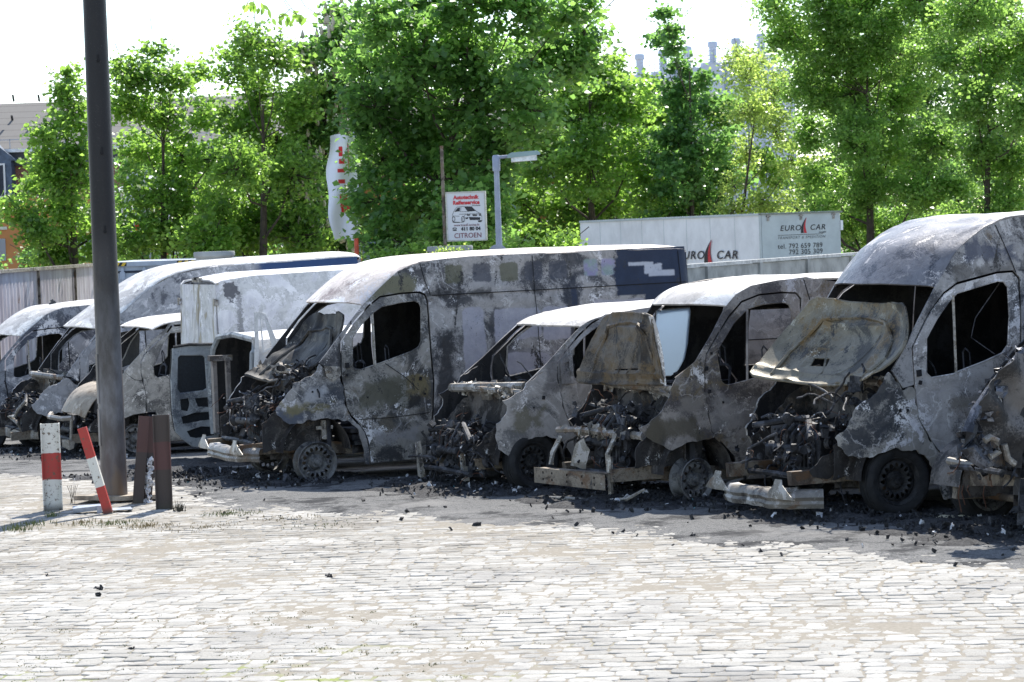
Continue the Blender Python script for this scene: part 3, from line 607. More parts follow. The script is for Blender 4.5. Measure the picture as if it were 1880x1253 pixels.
wheel(van, .0, .13, .335, .225, tyre=True, holes=16, mat=RIMD); wheel(van, .0, 1.87, .335, .225, tyre=True, yaw=math.pi)
wheel(van, 3.665, .14, .335, .225, tyre=True); wheel(van, 3.665, 1.86, .335, .225, tyre=True, yaw=math.pi)
gh, gf = hood(van, [Q('G', 'e', [q])[0] for q in ((425, 330, 1.72), (748, 352, .26), (592, 630, .16), (190, 610, 1.84))], G_HOOD, rb=.22, lb=.18, bulge=.16, curve=.09, amp=.014, hole=[(.30, .62), (.40, .60), (.42, .71), (.31, .73)], notch=-.04)
bumper(van, z=.12, nx=-.75, cx=-1.10, h=.17, horn=.11)
baysheets(van, zt=1.24); scrap(van, -.82, .0, .32, 1.75, .3, .95, 190)
m = M()
for i in range(22): crumple(m, loc('G', 'e', random.uniform(480, 640), random.uniform(620, 800), .2+random.uniform(0, .15)), random.uniform(.05, .15))
for i in range(9): hose(m, loc('G', 'e', random.uniform(480, 600), random.uniform(650, 760), .25), .4, .011)
m.obj('headlamp_remains', SCRAP, van.e)
m = M(); m.panel(van.S('e', [(430, 950), (490, 900), (540, 890), (560, 960), (500, 985), (440, 975)]), [], lambda x, z: (x, .33, z), .04, solid=.01, rag=.02); m.obj('torn_wing_liner', BAY, van.e)
# roof dents of G handled by noise; seat belts and wires inside
m = M(); m.tube([loc('G', 'e', 1090, 270, .2), loc('G', 'e', 1000, 400, .3), loc('G', 'e', 985, 470, .3), loc('G', 'e', 1070, 530, .2)], .006, 5); m.obj('seat_belt', SEAT, van.e)
def seams(v, lines, name='panel_seam', r=.005, parent=None, off=-.003):
    for ln in lines:
        fn = v.near(.012); pts = []
        for a, b in zip(ln[:-1], ln[1:]):
            n = max(2, int(math.hypot(b[0]-a[0], b[1]-a[1])/.08)); pts += [fn(a[0]+(b[0]-a[0])*t/n, a[1]+(b[1]-a[1])*t/n) for t in range(n)]
        pts.append(fn(*ln[-1])); m = M(); m.tube([Vector(p)+Vector((0, off, 0)) for p in pts], r, 4); m.obj(name, SEAM, parent or v.e)
def pits(v, pts, parent, w=.03, h=.04):
    m = M()
    for x, z, k in pts: y = v.yf(x, z); m.box((x, y-.004, z), (w*k, .02, h*k), Euler((0, random.uniform(-.3, .3), 0)), jit=.002)
    tag(m.obj('fixing_holes', SEAM, parent), kind='stuff')
seams(vD, [[(1.36, 2.47), (1.40, 2.28), (1.46, 2.1)], [(1.48, 2.09), (2.79, 2.10), (4.82, 2.12)], [(2.79, 2.51), (2.79, 2.1), (2.81, 1.3), (2.82, .4)], [(1.5, .62), (3.2, .64)], [(4.72, 2.5), (4.74, 1.5), (4.74, .4)]])
seams(vD, [[(.50, .70), (.9, .70), (1.38, .73)], [(.85, 1.33), (1.1, 1.15), (1.25, 1.0)]], parent=vD.door, off=-.006, r=.004)
pits(vD, [(.385, 1.33, 1.5), (.375, 1.22, .8), (1.28, 1.13, 1.0), (1.33, .95, .6), (.2, 1.25, .8), (.62, .95, .4), (1.02, .83, .4), (.55, .62, .35), (-.05, 1.05, .5)], vD.door)
seams(vG, [[(1.5, 2.12), (3, 2.14), (4.8, 2.16)], [(.45, .60), (.9, .58), (1.36, .62)], [(1.18, 2.70), (1.28, 2.45), (1.36, 2.24)]], off=-.006)
pits(vG, [(.22, 1.34, 1.6), (.23, 1.25, .9), (.0, 1.0, .8), (.08, 1.0, .6), (.6, .5, .5), (.75, .5, .4), (.5, .5, .4), (1.2, .95, .6)], vG.door)
# ------------------------------------------------------------------ van E: small van with bonnet missing
E_SKIN = burnt('burnt_skin_grey_lilac', 51, dark=(.13, .125, .125), light=(.29, .275, .28), white=(.46, .44, .45), rust=(.15, .135, .085), w_ash=.6, w_white=.24, w_soot=0, w_rust=.35, zones=((-.05, .78, .14, .08, (.17, .155, .11), .8), (.3, 1.3, .15, .2, (.08, .075, .08), .6)))
E_ROOF = burnt('burnt_roof_pale', 53, dark=(.19, .175, .17), light=(.38, .36, .36), white=(.5, .49, .49), rust=(.3, .2, .12), w_ash=.85, w_white=.6, w_soot=-.1, w_rust=.1, metal=.05)
van = Van('E', 'burnt_van', 'small burnt-out van with no bonnet, in front of the blue-rear van', W=1.9, th0=1.1, tum=.16, hz=.9, nose=.26, back=4.4, group='burnt-out vans parked in a row'); vE = van
EP = dict(
    fender=van.S('c', [(545, 640), (530, 668), (442, 716), (462, 735), (450, 785), (415, 820), (412, 880), (425, 925), (470, 958), (500, 915), (560, 880), (640, 870), (710, 895), (745, 945), (765, 1010), (800, 1010), (790, 930), (755, 850), (712, 760), (695, 680), (683, 610), (640, 575), (590, 605)]),
    win=van.S('c', [(748, 492), (756, 610), (775, 632), (900, 600)])+[(1.28, 1.25), (1.34, 1.35), (1.34, 1.66), (1.28, 1.74)]+van.S('c', [(1000, 352), (895, 360), (830, 405), (790, 440)]),
    door=van.S('c', [(688, 590), (700, 680), (717, 760), (760, 850), (795, 930), (803, 1010)])+[(1.3, .2), (1.43, .6), (1.47, 1.1), (1.45, 1.7), (1.4, 1.8), (1.3, 1.84)]+van.S('c', [(1000, 325), (895, 338), (835, 375), (780, 430), (690, 540)]),
    body=van.S('c', [(545, 637), (640, 545), (715, 460), (785, 385), (830, 357), (900, 335), (1000, 315)])+[(1.7, 1.92), (3.0, 1.92), (4.35, 1.90), (4.4, 1.5), (4.4, .35), (3.75, .3), (3.7, .5), (3.5, .68), (3.3, .72), (3.1, .68), (2.9, .5), (2.86, .25), (1.33, .19), (1.46, .6), (1.5, 1.1), (1.48, 1.7), (1.42, 1.83), (1.3, 1.87)]+van.S('c', [(1000, 319), (895, 331), (833, 366), (776, 420), (683, 535), (681, 607), (640, 572), (590, 602)]))
EG = dict(EP)
for far in (False, True):
    van.skin('side_wall', EP['body'], [], E_SKIN, far=far, res=.06)
    d = van.skin('front_door', EP['door'], [EP['win']], E_SKIN, far=far, res=.05, off=.006)
    if not far: van.door = d
    van.skin('front_wing', EP['fender'], [], E_SKIN, far=far, res=.05, rag=.02)
er = van.S('c', [(785, 385), (830, 357), (900, 335), (1000, 315)])
van.roof('roof', [(x, z, z+c, b) for (x, z), b, c in zip(er, (.26, .22, .12, .04), (.02, .025, .03, .03))]+[(1.7, 1.92, 1.95, 0), (3.0, 1.92, 1.96, 0), (4.3, 1.90, 1.93, 0), (4.4, 1.86, 1.88, 0)], E_ROOF, dent=.02)
m = M(); fn = van.near(0); gg = van.S('c', [(693, 540), (745, 500), (752, 615), (762, 636), (700, 640)]); hh = van.S('c', [(715, 545), (732, 540), (735, 578), (718, 580)])
m.panel(gg, [hh], lambda x, z: (x, fn(x, z)[1]-.006, z), .03, solid=-.008); m.obj('mirror_gusset', E_SKIN, van.door)
rearface(van, E_SKIN, x=4.4, z1=1.92); cabin(van, xb=1.55, z1=1.9, bulk=False, dash=1.08, xf=.05, wall=1.12); chassis(van, zr=.3, x0=-.55, x1=4.2, rear=3.3, z_arch=.3, arch=(-.02, .40))
wheel(van, .0, .12, .315, .205, tyre=True, holes=14, yaw=.18, mat=RIMD); wheel(van, .0, 1.78, .315, .205, tyre=True, yaw=math.pi, holes=14)
wheel(van, 3.3, .14, .315, .205, tyre=True, holes=14); wheel(van, 3.3, 1.76, .315, .205, tyre=True, yaw=math.pi, holes=14)
baysheets(van, zt=1.06, xf=.0); scrap(van, -.72, -.12, .2, 1.7, .12, .74, 200, top=lambda x, y: .80-.25*abs(y-.95))
m = M()   # charred cross member on top of the bay, upright brackets
m.tube([loc('E', 'c', 215, 655, 1.75), loc('E', 'c', 380, 652, .9), loc('E', 'c', 540, 650, .15)], .05, 8); m.obj('scuttle_beam', ALU, van.e)
m = M()
for a, b, o in (((65, 895), (80, 1050), 1.6), ((265, 900), (275, 1070), .8), ((255, 900), (300, 960), .8)):
    p, q = Vector(loc('E', 'c', *a, o)), Vector(loc('E', 'c', *b, o)); d = q-p; m = M(); m.box((p+q)/2, (.05, .09, d.length), d.to_track_quat('Z', 'X').to_matrix(), jit=.012); m.obj('radiator_support', HINGE, van.e)
# ------------------------------------------------------------------ van F: small van with bonnet upright
F_SKIN = burnt('burnt_skin_brown_grey', 61, dark=(.06, .052, .052), light=(.22, .20, .195), white=(.42, .40, .40), rust=(.17, .13, .07), w_ash=.5, w_white=.22, w_soot=.14, w_rust=.55, zones=((-.45, .75, .08, .2, (.02, .018, .016), .8), (-.25, .78, .25, .10, (.10, .085, .06), .85), (-.05, 1.0, .15, .08, (.28, .25, .22), .7), (.45, 1.75, .3, .12, (.06, .055, .06), .7), (.5, .9, .3, .1, (.30, .28, .27), .6)))
F_HOOD = burnt('burnt_bonnet_rust', 63, dark=(.022, .017, .013), light=(.12, .10, .08), white=(.24, .225, .21), rust=(.16, .105, .04), w_ash=.45, w_white=.1, w_soot=.22, w_rust=.65)
van = Van('F', 'burnt_van', 'burnt-out low van with rusty bonnet bolt upright and flat front crossbar', W=1.9, th0=1.15, tum=.15, hz=1.0, nose=.26, back=4.6, group='burnt-out vans parked in a row'); vF = van
FP = dict(
    fender=van.S('d', [(655, 533), (638, 570), (615, 640), (590, 690), (530, 745), (487, 768), (510, 800), (560, 838), (640, 873), (680, 853), (720, 834), (780, 820), (830, 814), (850, 830), (862, 826), (835, 795), (815, 780), (800, 690), (788, 602), (740, 585)])+[],
    win=van.S('d', [(848, 400), (845, 450), (862, 552), (880, 570), (905, 570), (1000, 545), (1100, 515), (1165, 480), (1186, 440), (1188, 230), (1178, 200), (1155, 188), (1060, 196), (985, 218), (920, 285), (880, 350)]),
    door=van.S('d', [(792, 480), (790, 600), (806, 690), (822, 785), (850, 812)])+[(.42, .45), (.5, .2), (1.3, .2), (1.40, .6), (1.44, 1.1)]+van.S('d', [(1222, 440), (1225, 175), (1205, 150), (1140, 148), (1040, 158), (960, 190), (905, 255), (850, 340), (800, 430)]),
    body=van.S('d', [(650, 535), (745, 462), (810, 350), (885, 205), (930, 152), (1000, 112), (1120, 88), (1253, 72)])+[(1.8, 2.15), (3, 2.19), (4.55, 2.18), (4.6, 1.7), (4.6, .35), (3.85, .3), (3.8, .5), (3.6, .68), (3.4, .72), (3.2, .68), (3, .5), (2.96, .25), (1.34, .18), (1.43, .6), (1.47, 1.1)]+van.S('d', [(1230, 440), (1232, 170), (1208, 142), (1140, 140), (1038, 150), (955, 183), (898, 248), (843, 334), (793, 425), (785, 480), (783, 600), (742, 583)]))
FWIN = [(p[0], p[2]) for p in Q('F', 'd', [(562, 228, 1.8), (640, 218, 1.8), (712, 212, 1.8), (718, 230, 1.8), (716, 380, 1.8), (705, 450, 1.8), (680, 500, 1.8), (645, 528, 1.8), (600, 528, 1.8), (568, 500, 1.8), (560, 400, 1.8)])]
for far in (False, True):
    bd = FP['body']
    van.skin('side_wall', bd, [[(1.55, 1.25), (2.35, 1.25), (2.4, 1.3), (2.4, 1.8), (2.3, 1.86), (1.6, 1.86)]] if far else [], F_SKIN, far=far, res=.06)
    d = van.skin('front_door', FP['door'], [FWIN if far else FP['win']], F_SKIN, far=far, res=.05, off=.006)
    if not far: van.door = d
    van.skin('front_wing', FP['fender'], [], F_SKIN, far=far, res=.05, rag=.02, amp=.02)
p0, p1 = van.S('d', [(985, 548), (985, 222)]); doorbits(van, FP, xb=(p0[0], p1[0]), zz=(p0[1], p1[1]), mat=F_SKIN)
fr = van.S('d', [(885, 205), (930, 152), (1000, 112), (1120, 88), (1253, 72)])
van.roof('roof', [(x, z, z+c, b) for (x, z), b, c in zip([(x, z-.02*i/4) for i, (x, z) in enumerate(fr)], (.30, .27, .2, .1, .04), (.02, .02, .02, .02, .025))]+[(3.0, 2.19, 2.22, 0), (4.5, 2.18, 2.21, 0), (4.6, 2.14, 2.16, 0)], E_ROOF, dent=.03)
rearface(van, F_SKIN, x=4.6, z1=2.2); cabin(van, xb=1.75, z1=1.95, dash=1.16, xf=.0, wall=1.18, bulk=False); chassis(van, zr=.30, x0=-.8, x1=4.4, rear=3.4, z_arch=.3, arch=(.02, .40))
wheel(van, -.02, .10, .23, .215, holes=12, yaw=.25); wheel(van, .0, 1.78, .23, .215, yaw=math.pi, holes=12)
wheel(van, 3.4, .14, .315, .205, tyre=True, holes=14); wheel(van, 3.4, 1.76, .315, .205, tyre=True, yaw=math.pi, holes=14)
fh, ff = hood(van, [Q('F', 'd', [q])[0] for q in ((335, 258, 1.72), (555, 262, .32), (605, 568, .16), (205, 560, 1.74))], F_HOOD, bulge=.06, curve=-.03, amp=.03, hole=[(.38, .78), (.7, .775), (.7, .80), (.38, .81)])
GL = NK('milky_burnt_glass'); GLASS = GL.out(GL.mix(GL.noise(GL.tc, 5, 7, .7), (.45, .52, .60), (.6, .66, .72)), .5, 0, .5); _t = GL.n('ShaderNodeBsdfTranslucent'); _t.inputs[0].default_value = (.62, .72, .82, 1); _m = GL.n('ShaderNodeMixShader'); _m.inputs[0].default_value = .55; GL.ln(GL.b.outputs[0], _m.inputs[1]); GL.ln(_t.outputs[0], _m.inputs[2]); GL.ln(_m.outputs[0], GL.t.nodes['Material Output'].inputs[0])
m = M(); m.panel(FWIN, [], lambda x, z: (x, 1.87-.15*max(0, z-1.15)**1.5, z), .1, solid=.006); m.obj('far_window_pane', GLASS, van.e)
m = M(); p, q = Vector(loc('F', 'd', 10, 982, 1.52)), Vector(loc('F', 'd', 335, 1018, .38)); d = q-p
m.panel([(0, -.08), (d.length, -.08), (d.length, .08), (0, .08)], [[(c-.012, z-.012), (c+.012, z-.012), (c+.012, z+.012), (c-.012, z+.012)] for c in (.15, .3, .55, .8, 1.0) for z in (.035, -.035)], lambda a, b: tuple(p+d.normalized()*a+Vector((-.02+.0*b, 0, b))), .05, solid=.006)
m.box((p+q)/2+Vector((.05, 0, .078)), (.10, d.length*.98, .008), Matrix.Rotation(math.atan2(d.y, d.x)-math.pi/2, 3, 'Z')); m.obj('bumper_beam', RAIL, van.e)
m = M()   # radiator frame: top rail and bent uprights
t0, t1, t2 = Vector(loc('F', 'd', 110, 775, 1.6)), Vector(loc('F', 'd', 330, 790, .85)), Vector(loc('F', 'd', 505, 805, .3))
m.tube([t0, t0.lerp(t1, .5)+Vector((0, 0, .02)), t1, t2], [.035, .03, .04, .045], 6)
for a, b, c, o in (((125, 805), (85, 880), (80, 935), 1.55), ((375, 800), (340, 890), (345, 990), .5), ((505, 820), (515, 880), (520, 940), .35), ((350, 900), (350, 1000), (355, 1070), .42)):
    m.tube([loc('F', 'd', *a, o), loc('F', 'd', *b, o), loc('F', 'd', *c, o)], .028, 5)
for i in range(30): crumple(m, t0.lerp(t2, random.random())+Vector((0, 0, random.uniform(-.02, .05))), random.uniform(.05, .16))
m.obj('radiator_frame', ALU, van.e)
baysheets(van, zt=1.14, xf=-.02); scrap(van, -.72, -.12, .35, 1.65, .2, 1.0, 170)
m = M(); m.tube([loc('F', 'd', 60, 1085, 1.3), loc('F', 'd', 150, 1090, 1.0), loc('F', 'd', 300, 1105, .6), loc('F', 'd', 430, 1095, .2), loc('F', 'd', 510, 1050, 0)], [.012, .02, .02, .02, .012], 5); m.obj('hanging_trim_strip', HINGE, van.e)
m = M(); P_ = loc('F', 'd', 200, 890, 1.2); m.panel([(-.13, -.12), (.10, -.15), (.17, .05), (.08, .17), (-.02, .12), (-.06, .02)], [], lambda a, b: (P_[0]+a*.3+.5*(a*a+b*b), P_[1]-a, P_[2]+b), .03, solid=.006, rag=.01); m.obj('torn_headlamp_shell', ALU, van.e)
ea = [Vector(loc('F', 'd', *q)) for q in ((550, 254, .30), (574, 330, .22), (594, 430, .17), (604, 520, .15), (608, 572, .13))]; eb = [Vector(loc('F', 'd', *q)) for q in ((535, 254, .42), (556, 330, .36), (570, 430, .34), (576, 500, .34), (586, 545, .30))]
m = M(); vs = []
for p, q in zip(ea, eb): vs += [p, p.lerp(q, .5)+Vector((-.035, 0, 0)), q]
m.add(vs, [(3*i+j, 3*i+j+1, 3*i+j+4, 3*i+j+3) for i in range(4) for j in range(2)]); m.thicken(.006); m.obj('bonnet_outer_skin', E_ROOF, van.e)
seams(vE, [[(1.55, .62), (2.8, .64)], [(1.5, 1.5), (2.9, 1.5), (4.3, 1.48)]]); pits(vE, [(.12, 1.0, 1.0), (.0, .9, .5)], vE.e)
seams(vF, [[(1.5, 1.2), (2.6, 1.2), (4.5, 1.18)], [(1.36, 2.2), (1.40, 1.98)]]); pits(vF, [(.13, 1.35, 1.0), (.15, 1.12, .9), (.2, 1.5, .6), (.3, 1.0, .5)], vF.e)
# ------------------------------------------------------------------ van C, B, A at the left
C_SKIN = burnt('burnt_skin_cream_grey', 71, dark=(.10, .095, .09), light=(.29, .28, .27), white=(.47, .45, .43), rust=(.26, .2, .12), w_ash=.6, w_white=.4, w_soot=-.02, w_rust=.35)
C_HOOD = burnt('burnt_bonnet_brown', 73, dark=(.16, .13, .10), light=(.33, .28, .23), white=(.45, .4, .34), rust=(.26, .18, .10), w_ash=.7, w_white=.25, w_soot=-.05, w_rust=.5)
van = Van('C', 'burnt_van', 'cream-grey burnt-out low van with curved brown bonnet, behind the tall pole', W=1.9, th0=1.25, tum=.13, hz=.9, nose=.26, back=4.5, group='burnt-out vans parked in a row'); vC = van
CP = dict(
    fender=van.S('l', [(893, 600), (870, 640), (800, 720), (760, 800), (780, 900), (860, 930), (895, 932), (960, 905), (1040, 892), (1110, 892), (1150, 905), (1140, 900), (1052, 890), (1050, 760), (1030, 680), (970, 660)])[:13]+[],
    win=van.S('l', [(1100, 560), (1108, 625), (1135, 645), (1215, 625)])+[(1.15, 1.30), (1.25, 1.4), (1.28, 1.75), (1.2, 1.85), (.8, 1.84)]+van.S('l', [(1170, 400), (1150, 450), (1125, 520)]),
    door=van.S('l', [(1018, 530), (1018, 600), (1035, 680), (1052, 760), (1056, 890), (1120, 885)])+[(.58, .45), (.65, .2), (1.25, .2), (1.38, .6), (1.4, 1.1), (1.38, 1.8), (1.3, 1.93), (.85, 1.93)]+van.S('l', [(1190, 340), (1120, 400), (1040, 480)]),
    body=[])
CP['body'] = van.S('l', [(890, 598), (980, 500), (1090, 375), (1190, 290)])+[(.8, 1.99), (1.4, 2.02), (3, 2.03), (4.45, 2.01), (4.5, 1.5), (4.5, .35), (3.85, .3), (3.8, .5), (3.6, .68), (3.4, .72), (3.2, .68), (3, .5), (2.96, .25), (1.28, .18), (1.41, .6), (1.43, 1.1), (1.41, 1.82), (1.32, 1.96), (.83, 1.96)]+van.S('l', [(1186, 330), (1114, 390), (1032, 472), (1010, 525), (1012, 600), (1020, 660), (970, 655)])
CP['fender'] = van.S('l', [(893, 602), (870, 640), (790, 720), (750, 800), (780, 890), (850, 925), (895, 934), (960, 906), (1040, 894), (1049, 894), (1046, 760), (1029, 682), (1018, 664), (968, 660)])
for far in (False, True):
    van.skin('side_wall', CP['body'], [], C_SKIN, far=far, res=.07)
    d = van.skin('front_door', CP['door'], [CP['win']], C_SKIN, far=far, res=.05, off=.006)
    van.skin('front_wing', CP['fender'], [], C_SKIN, far=far, res=.05)
van.roof('roof', [(.52, 1.90, 1.95, .2), (.8, 1.99, 2.06, .12), (1.4, 2.02, 2.1, .04), (3, 2.03, 2.12, 0), (4.4, 2.01, 2.09, 0), (4.5, 1.97, 2.0, 0)], E_ROOF)
rearface(van, C_SKIN, x=4.5, z1=1.98); cabin(van, xb=1.5, z1=1.9, bulk=False, dash=1.15, xf=.05, wall=1.15); chassis(van, zr=.3, x0=-.7, x1=4.4, rear=3.4, z_arch=.3, arch=(.2, .38))
wheel(van, .2, .12, .27, .205, holes=8); wheel(van, .2, 1.78, .27, .205, yaw=math.pi, holes=8)
wheel(van, 3.4, .14, .315, .205, tyre=True, holes=14); wheel(van, 3.4, 1.76, .315, .205, tyre=True, yaw=math.pi, holes=14)
def chood(u, v):
    y = .22+1.25*u; w_ = 1-(2*u-1)**2
    x = .0-.16*w_-.54*v; z = 1.13-.14*v-.30*v**3.5-.08*(2*u-1)**4
    return (x, y, z+.01*noise.noise(Vector((u*4, v*4, 3))))
m = M().grid(chood, 18, 18); m.thicken(.015); m.obj('bonnet', C_HOOD, van.e)
m = M()
for i in range(9): m.box(Vector(chood(.25+.06*i, .06))+Vector((0, 0, .012)), (.03, .035, .01), jit=.003)
m.obj('air_vents', SEAM, van.e)
baysheets(van, zt=.95, xf=.05); scrap(van, -.75, -.1, .3, 1.6, .2, .62, 90)
m = M(); m.tube([(-.7, .3, .62), (-.8, .6, .6), (-.82, 1.3, .6), (-.7, 1.65, .62)], .04, 6); m.box((-.74, .45, .22), (.08, .42, .13), jit=.02); m.tube([(-.72, .3, .6), (-.74, .32, .2)], .025, 5); m.obj('bumper_beam', ALU, van.e)
# B: tall van with roof rising behind
B_SIDE = burnt('burnt_tall_van_skin', 81, dark=(.08, .083, .10), light=(.29, .295, .33), white=(.62, .62, .67), w_ash=.65, w_white=.4, w_soot=-.02, w_rust=.1)
def b_extra(k, c, j):
    X, Y, Z = k.xyz(k.tc); return k.mix(k.step(k.math('ADD', X, k.math('MULTIPLY', j, .6)), 3.3, 3.5), c, (.03, .065, .16))
B_SIDE2 = burnt('burnt_tall_van_blue_rear', 82, dark=(.08, .083, .10), light=(.29, .295, .33), w_ash=.65, w_white=.4, w_soot=-.02, w_rust=.1, extra=b_extra)
BLUEROOF = burnt('pale_roof_front', 83, dark=(.15, .15, .17), light=(.36, .355, .37), white=(.5, .5, .5), rust=(.3, .28, .3), w_ash=.8, w_white=.55, w_soot=-.1, w_rust=.05, metal=.05)
van = Van('B', 'burnt_van', 'tallest burnt-out van with long pale roof and stripped front end, second van from the left', W=2.0, th0=1.25, tum=.12, hz=1.6, back=5.2, group='burnt-out vans parked in a row'); vB = van
bb = [(.08, 1.23), (.35, 1.58), (.66, 1.95), (1.05, 2.2), (1.55, 2.58), (1.95, 2.78), (2.6, 2.88), (5.15, 2.96), (5.2, 2.0), (5.2, .35), (4.5, .3), (4.42, .28), (4.38, .5), (4.2, .7), (3.97, .76), (3.73, .7), (3.55, .5), (3.51, .25), (1.33, .18)]+SPR['body'][19:]
bb = [(x, z) if i < 19 else (x, z*.95) for i, (x, z) in enumerate(bb)]
BPp = dict(body=bb, win=sc2(SPR['win'], 1, .94), door=sc2(SPR['door'], 1, .95), fender=sc2(SPR['fender'], 1, .9))
sprinter_side(van, BPp, B_SIDE2, B_SIDE, B_SIDE)
van.roof('roof', [(.66, 1.95, 2.0, .3), (1.05, 2.2, 2.28, .28), (1.55, 2.58, 2.66, .2), (1.95, 2.78, 2.87, .1), (2.6, 2.88, 2.98, .02), (4, 2.92, 3.03, 0), (5.1, 2.96, 3.05, 0), (5.2, 2.9, 2.95, 0)], BLUEROOF)
rearface(van, B_SIDE, x=5.2, z1=2.9); cabin(van, dash=1.12, z1=1.9); chassis(van, rear=3.97); baysheets(van, zt=1.18)
m = M(); m.tube([(.08, .1, 1.2), (-.1, .4, 1.23), (-.17, 1.0, 1.24), (-.1, 1.6, 1.23), (.08, 1.9, 1.2)], .045, 8); m.obj('cowl_beam', ALU, van.e)
scrap(van, -.6, .05, .3, 1.7, .3, .95, 110)
m = M(); m.tube([(-.5, .35, .85), (-.62, .4, .72), (-.66, .42, .62), (-.66, .9, .6), (-.62, .42, .5), (-.55, .45, .32)], .03, 6); m.obj('radiator_frame', ALU, van.e)
wheel(van, 0, .14, .3, .22, tyre=True); wheel(van, 0, 1.86, .3, .22, tyre=True, yaw=math.pi); wheel(van, 3.97, .14, .33, .22, tyre=True); wheel(van, 3.97, 1.86, .33, .22, tyre=True, yaw=math.pi)
m = M(); loft_path(m, [(-.35, .2, .24), (-.55, .5, .24), (-.62, 1.0, .24), (-.6, 1.5, .24), (-.4, 1.85, .24)], [(-.08, 0), (0, 0), (.01, .07), (0, .14), (-.08, .14)]); m.obj('bumper_beam', ALU, van.e)
# A: leftmost
van = Van('A', 'burnt_van', 'leftmost burnt-out van, its nose cut off by the left picture edge', W=2.0, tum=.12, back=4.98, group='burnt-out vans parked in a row'); vA = van
AK = dict(dx=.12, kz=.945); APp = {k: sc2(SPR[k], 1, .945, .12) for k in ('win', 'door', 'body', 'fender')}
AR = [(x+.12, a*.945, b*.945, c) for x, a, b, c in SPR['roof']]
A_SIDE = burnt('burnt_blue_grey_skin', 91, dark=(.05, .055, .075), light=(.25, .26, .30), w_ash=.5, w_white=.38, w_soot=.05, w_rust=.08)
sprinter_side(van, APp, A_SIDE, A_SIDE, A_SIDE); doorbits(van, APp, xb=(.85, .85), zz=(1.25, 1.83))
van.roof('roof', AR, BLUEROOF, dent=.03); rearface(van, A_SIDE, x=5.0, z1=2.36); cabin(van, dash=1.12, z1=1.85, bulk=False, seats=((1.05, .5), (1.05, 1.45))); chassis(van); baysheets(van, zt=1.2)
m = M(); m.box((1.5, .9, 2.42), (.12, .03, .05), Euler((0, -.4, 0))); m.box((1.5, .9, 2.455), (.05, .025, .06), Euler((0, -.5, 0))); m.obj('roof_aerial', SOOT, van.e)
scrap(van, -.6, .05, .3, 1.7, .3, .95, 80); bumper(van, z=.25)
wheel(van, .1, .14, .3, .22, tyre=True); wheel(van, .1, 1.86, .3, .22, tyre=True, yaw=math.pi); wheel(van, 3.78, .14, .33, .22, tyre=True); wheel(van, 3.78, 1.86, .33, .22, tyre=True, yaw=math.pi)
# ------------------------------------------------------------------ W: white box-like van seen from its rear corner
def w_extra(k, c, j):
    X, Y, Z = k.xyz(k.tc); st = k.noise(k.sc_(k.tc, (1, 2.2, .6)), 1.5, 3, .5, 1.8)
    rear = k.step(X, .14, .11)
    c = k.mix(k.math('MULTIPLY', rear, k.math('MULTIPLY', k.step(st, .48, .60), .7)), c, (.36, .36, .39))
    c = k.mix(k.math('MULTIPLY', rear, k.math('MULTIPLY', k.step(st, .57, .62), .8)), c, (.27, .23, .14))
    sm = k.math('MULTIPLY', rrect(k, X, Z, .26, 2.36, .08, .12, k.math('MULTIPLY', k.math('SUBTRACT', k.noise(k.tc, 4, 8, .75), .5), .5), .06), .85)
    sm2 = k.math('MULTIPLY', rrect(k, X, Z, .38, 1.55, .04, .75, k.math('MULTIPLY', j, .5), .05), .5)
    low = k.math('MULTIPLY', k.step(k.math('ADD', Z, k.math('MULTIPLY', j, .5)), 1.95, 1.6), k.math('MULTIPLY', k.step(X, .3, .34), .55))
    c = k.mix(low, c, (.22, .24, .29))
    return k.mix(k.math('MAXIMUM', sm, sm2), c, (.04, .04, .05))
W_SKIN = burnt('scorched_white_paint', 101, dark=(.30, .31, .335), light=(.46, .465, .49), white=(.58, .585, .60), rust=(.45, .42, .36), w_ash=.85, w_white=.6, w_soot=-.25, w_rust=-.1, extra=w_extra, metal=0, rough=.5, bump=.1)
van = Van('W', 'white_van', 'scorched white high-roof van parked nose-in, its closed rear doors towards us', W=1.95, th0=1.5, tum=.10, hz=1.1, nose=0, group='burnt-out vans parked in a row')
def wy(x, z): return van.yf(x, z)+(.06*max(0, (.2-x)/.1)**2 if x < .2 else 0)
m = M(); wb = [(.10, .38), (.10, 2.44), (.16, 2.49), (.5, 2.53), (5.4, 2.66), (5.6, 2.2), (5.6, .4), (1.55, .3), (1.5, .5), (1.3, .68), (1.1, .72), (.9, .68), (.7, .5), (.66, .33)]
m.panel(wb, [], lambda x, z: (x, wy(x, z)+.006*noise.noise(Vector((x*2, z*2, 4)))+.008*math.exp(-((z-1.93)/.012)**2)*(x > .4), z), .06, solid=-.02); m.obj('side_wall', W_SKIN, van.e)
m = M(); m.panel(wb, [], lambda x, z: (x, 1.95-wy(x, z), z), .15, solid=.02); m.obj('side_wall', W_SKIN, van.e)
m = M().grid(lambda u, v: (.1+5.4*u, .18+1.59*v, 2.46+.07*min(1, u*12)+.13*u*.95+.05*(1-(2*v-1)**4)), 20, 12); m.thicken(.02); m.obj('roof', W_SKIN, van.e)
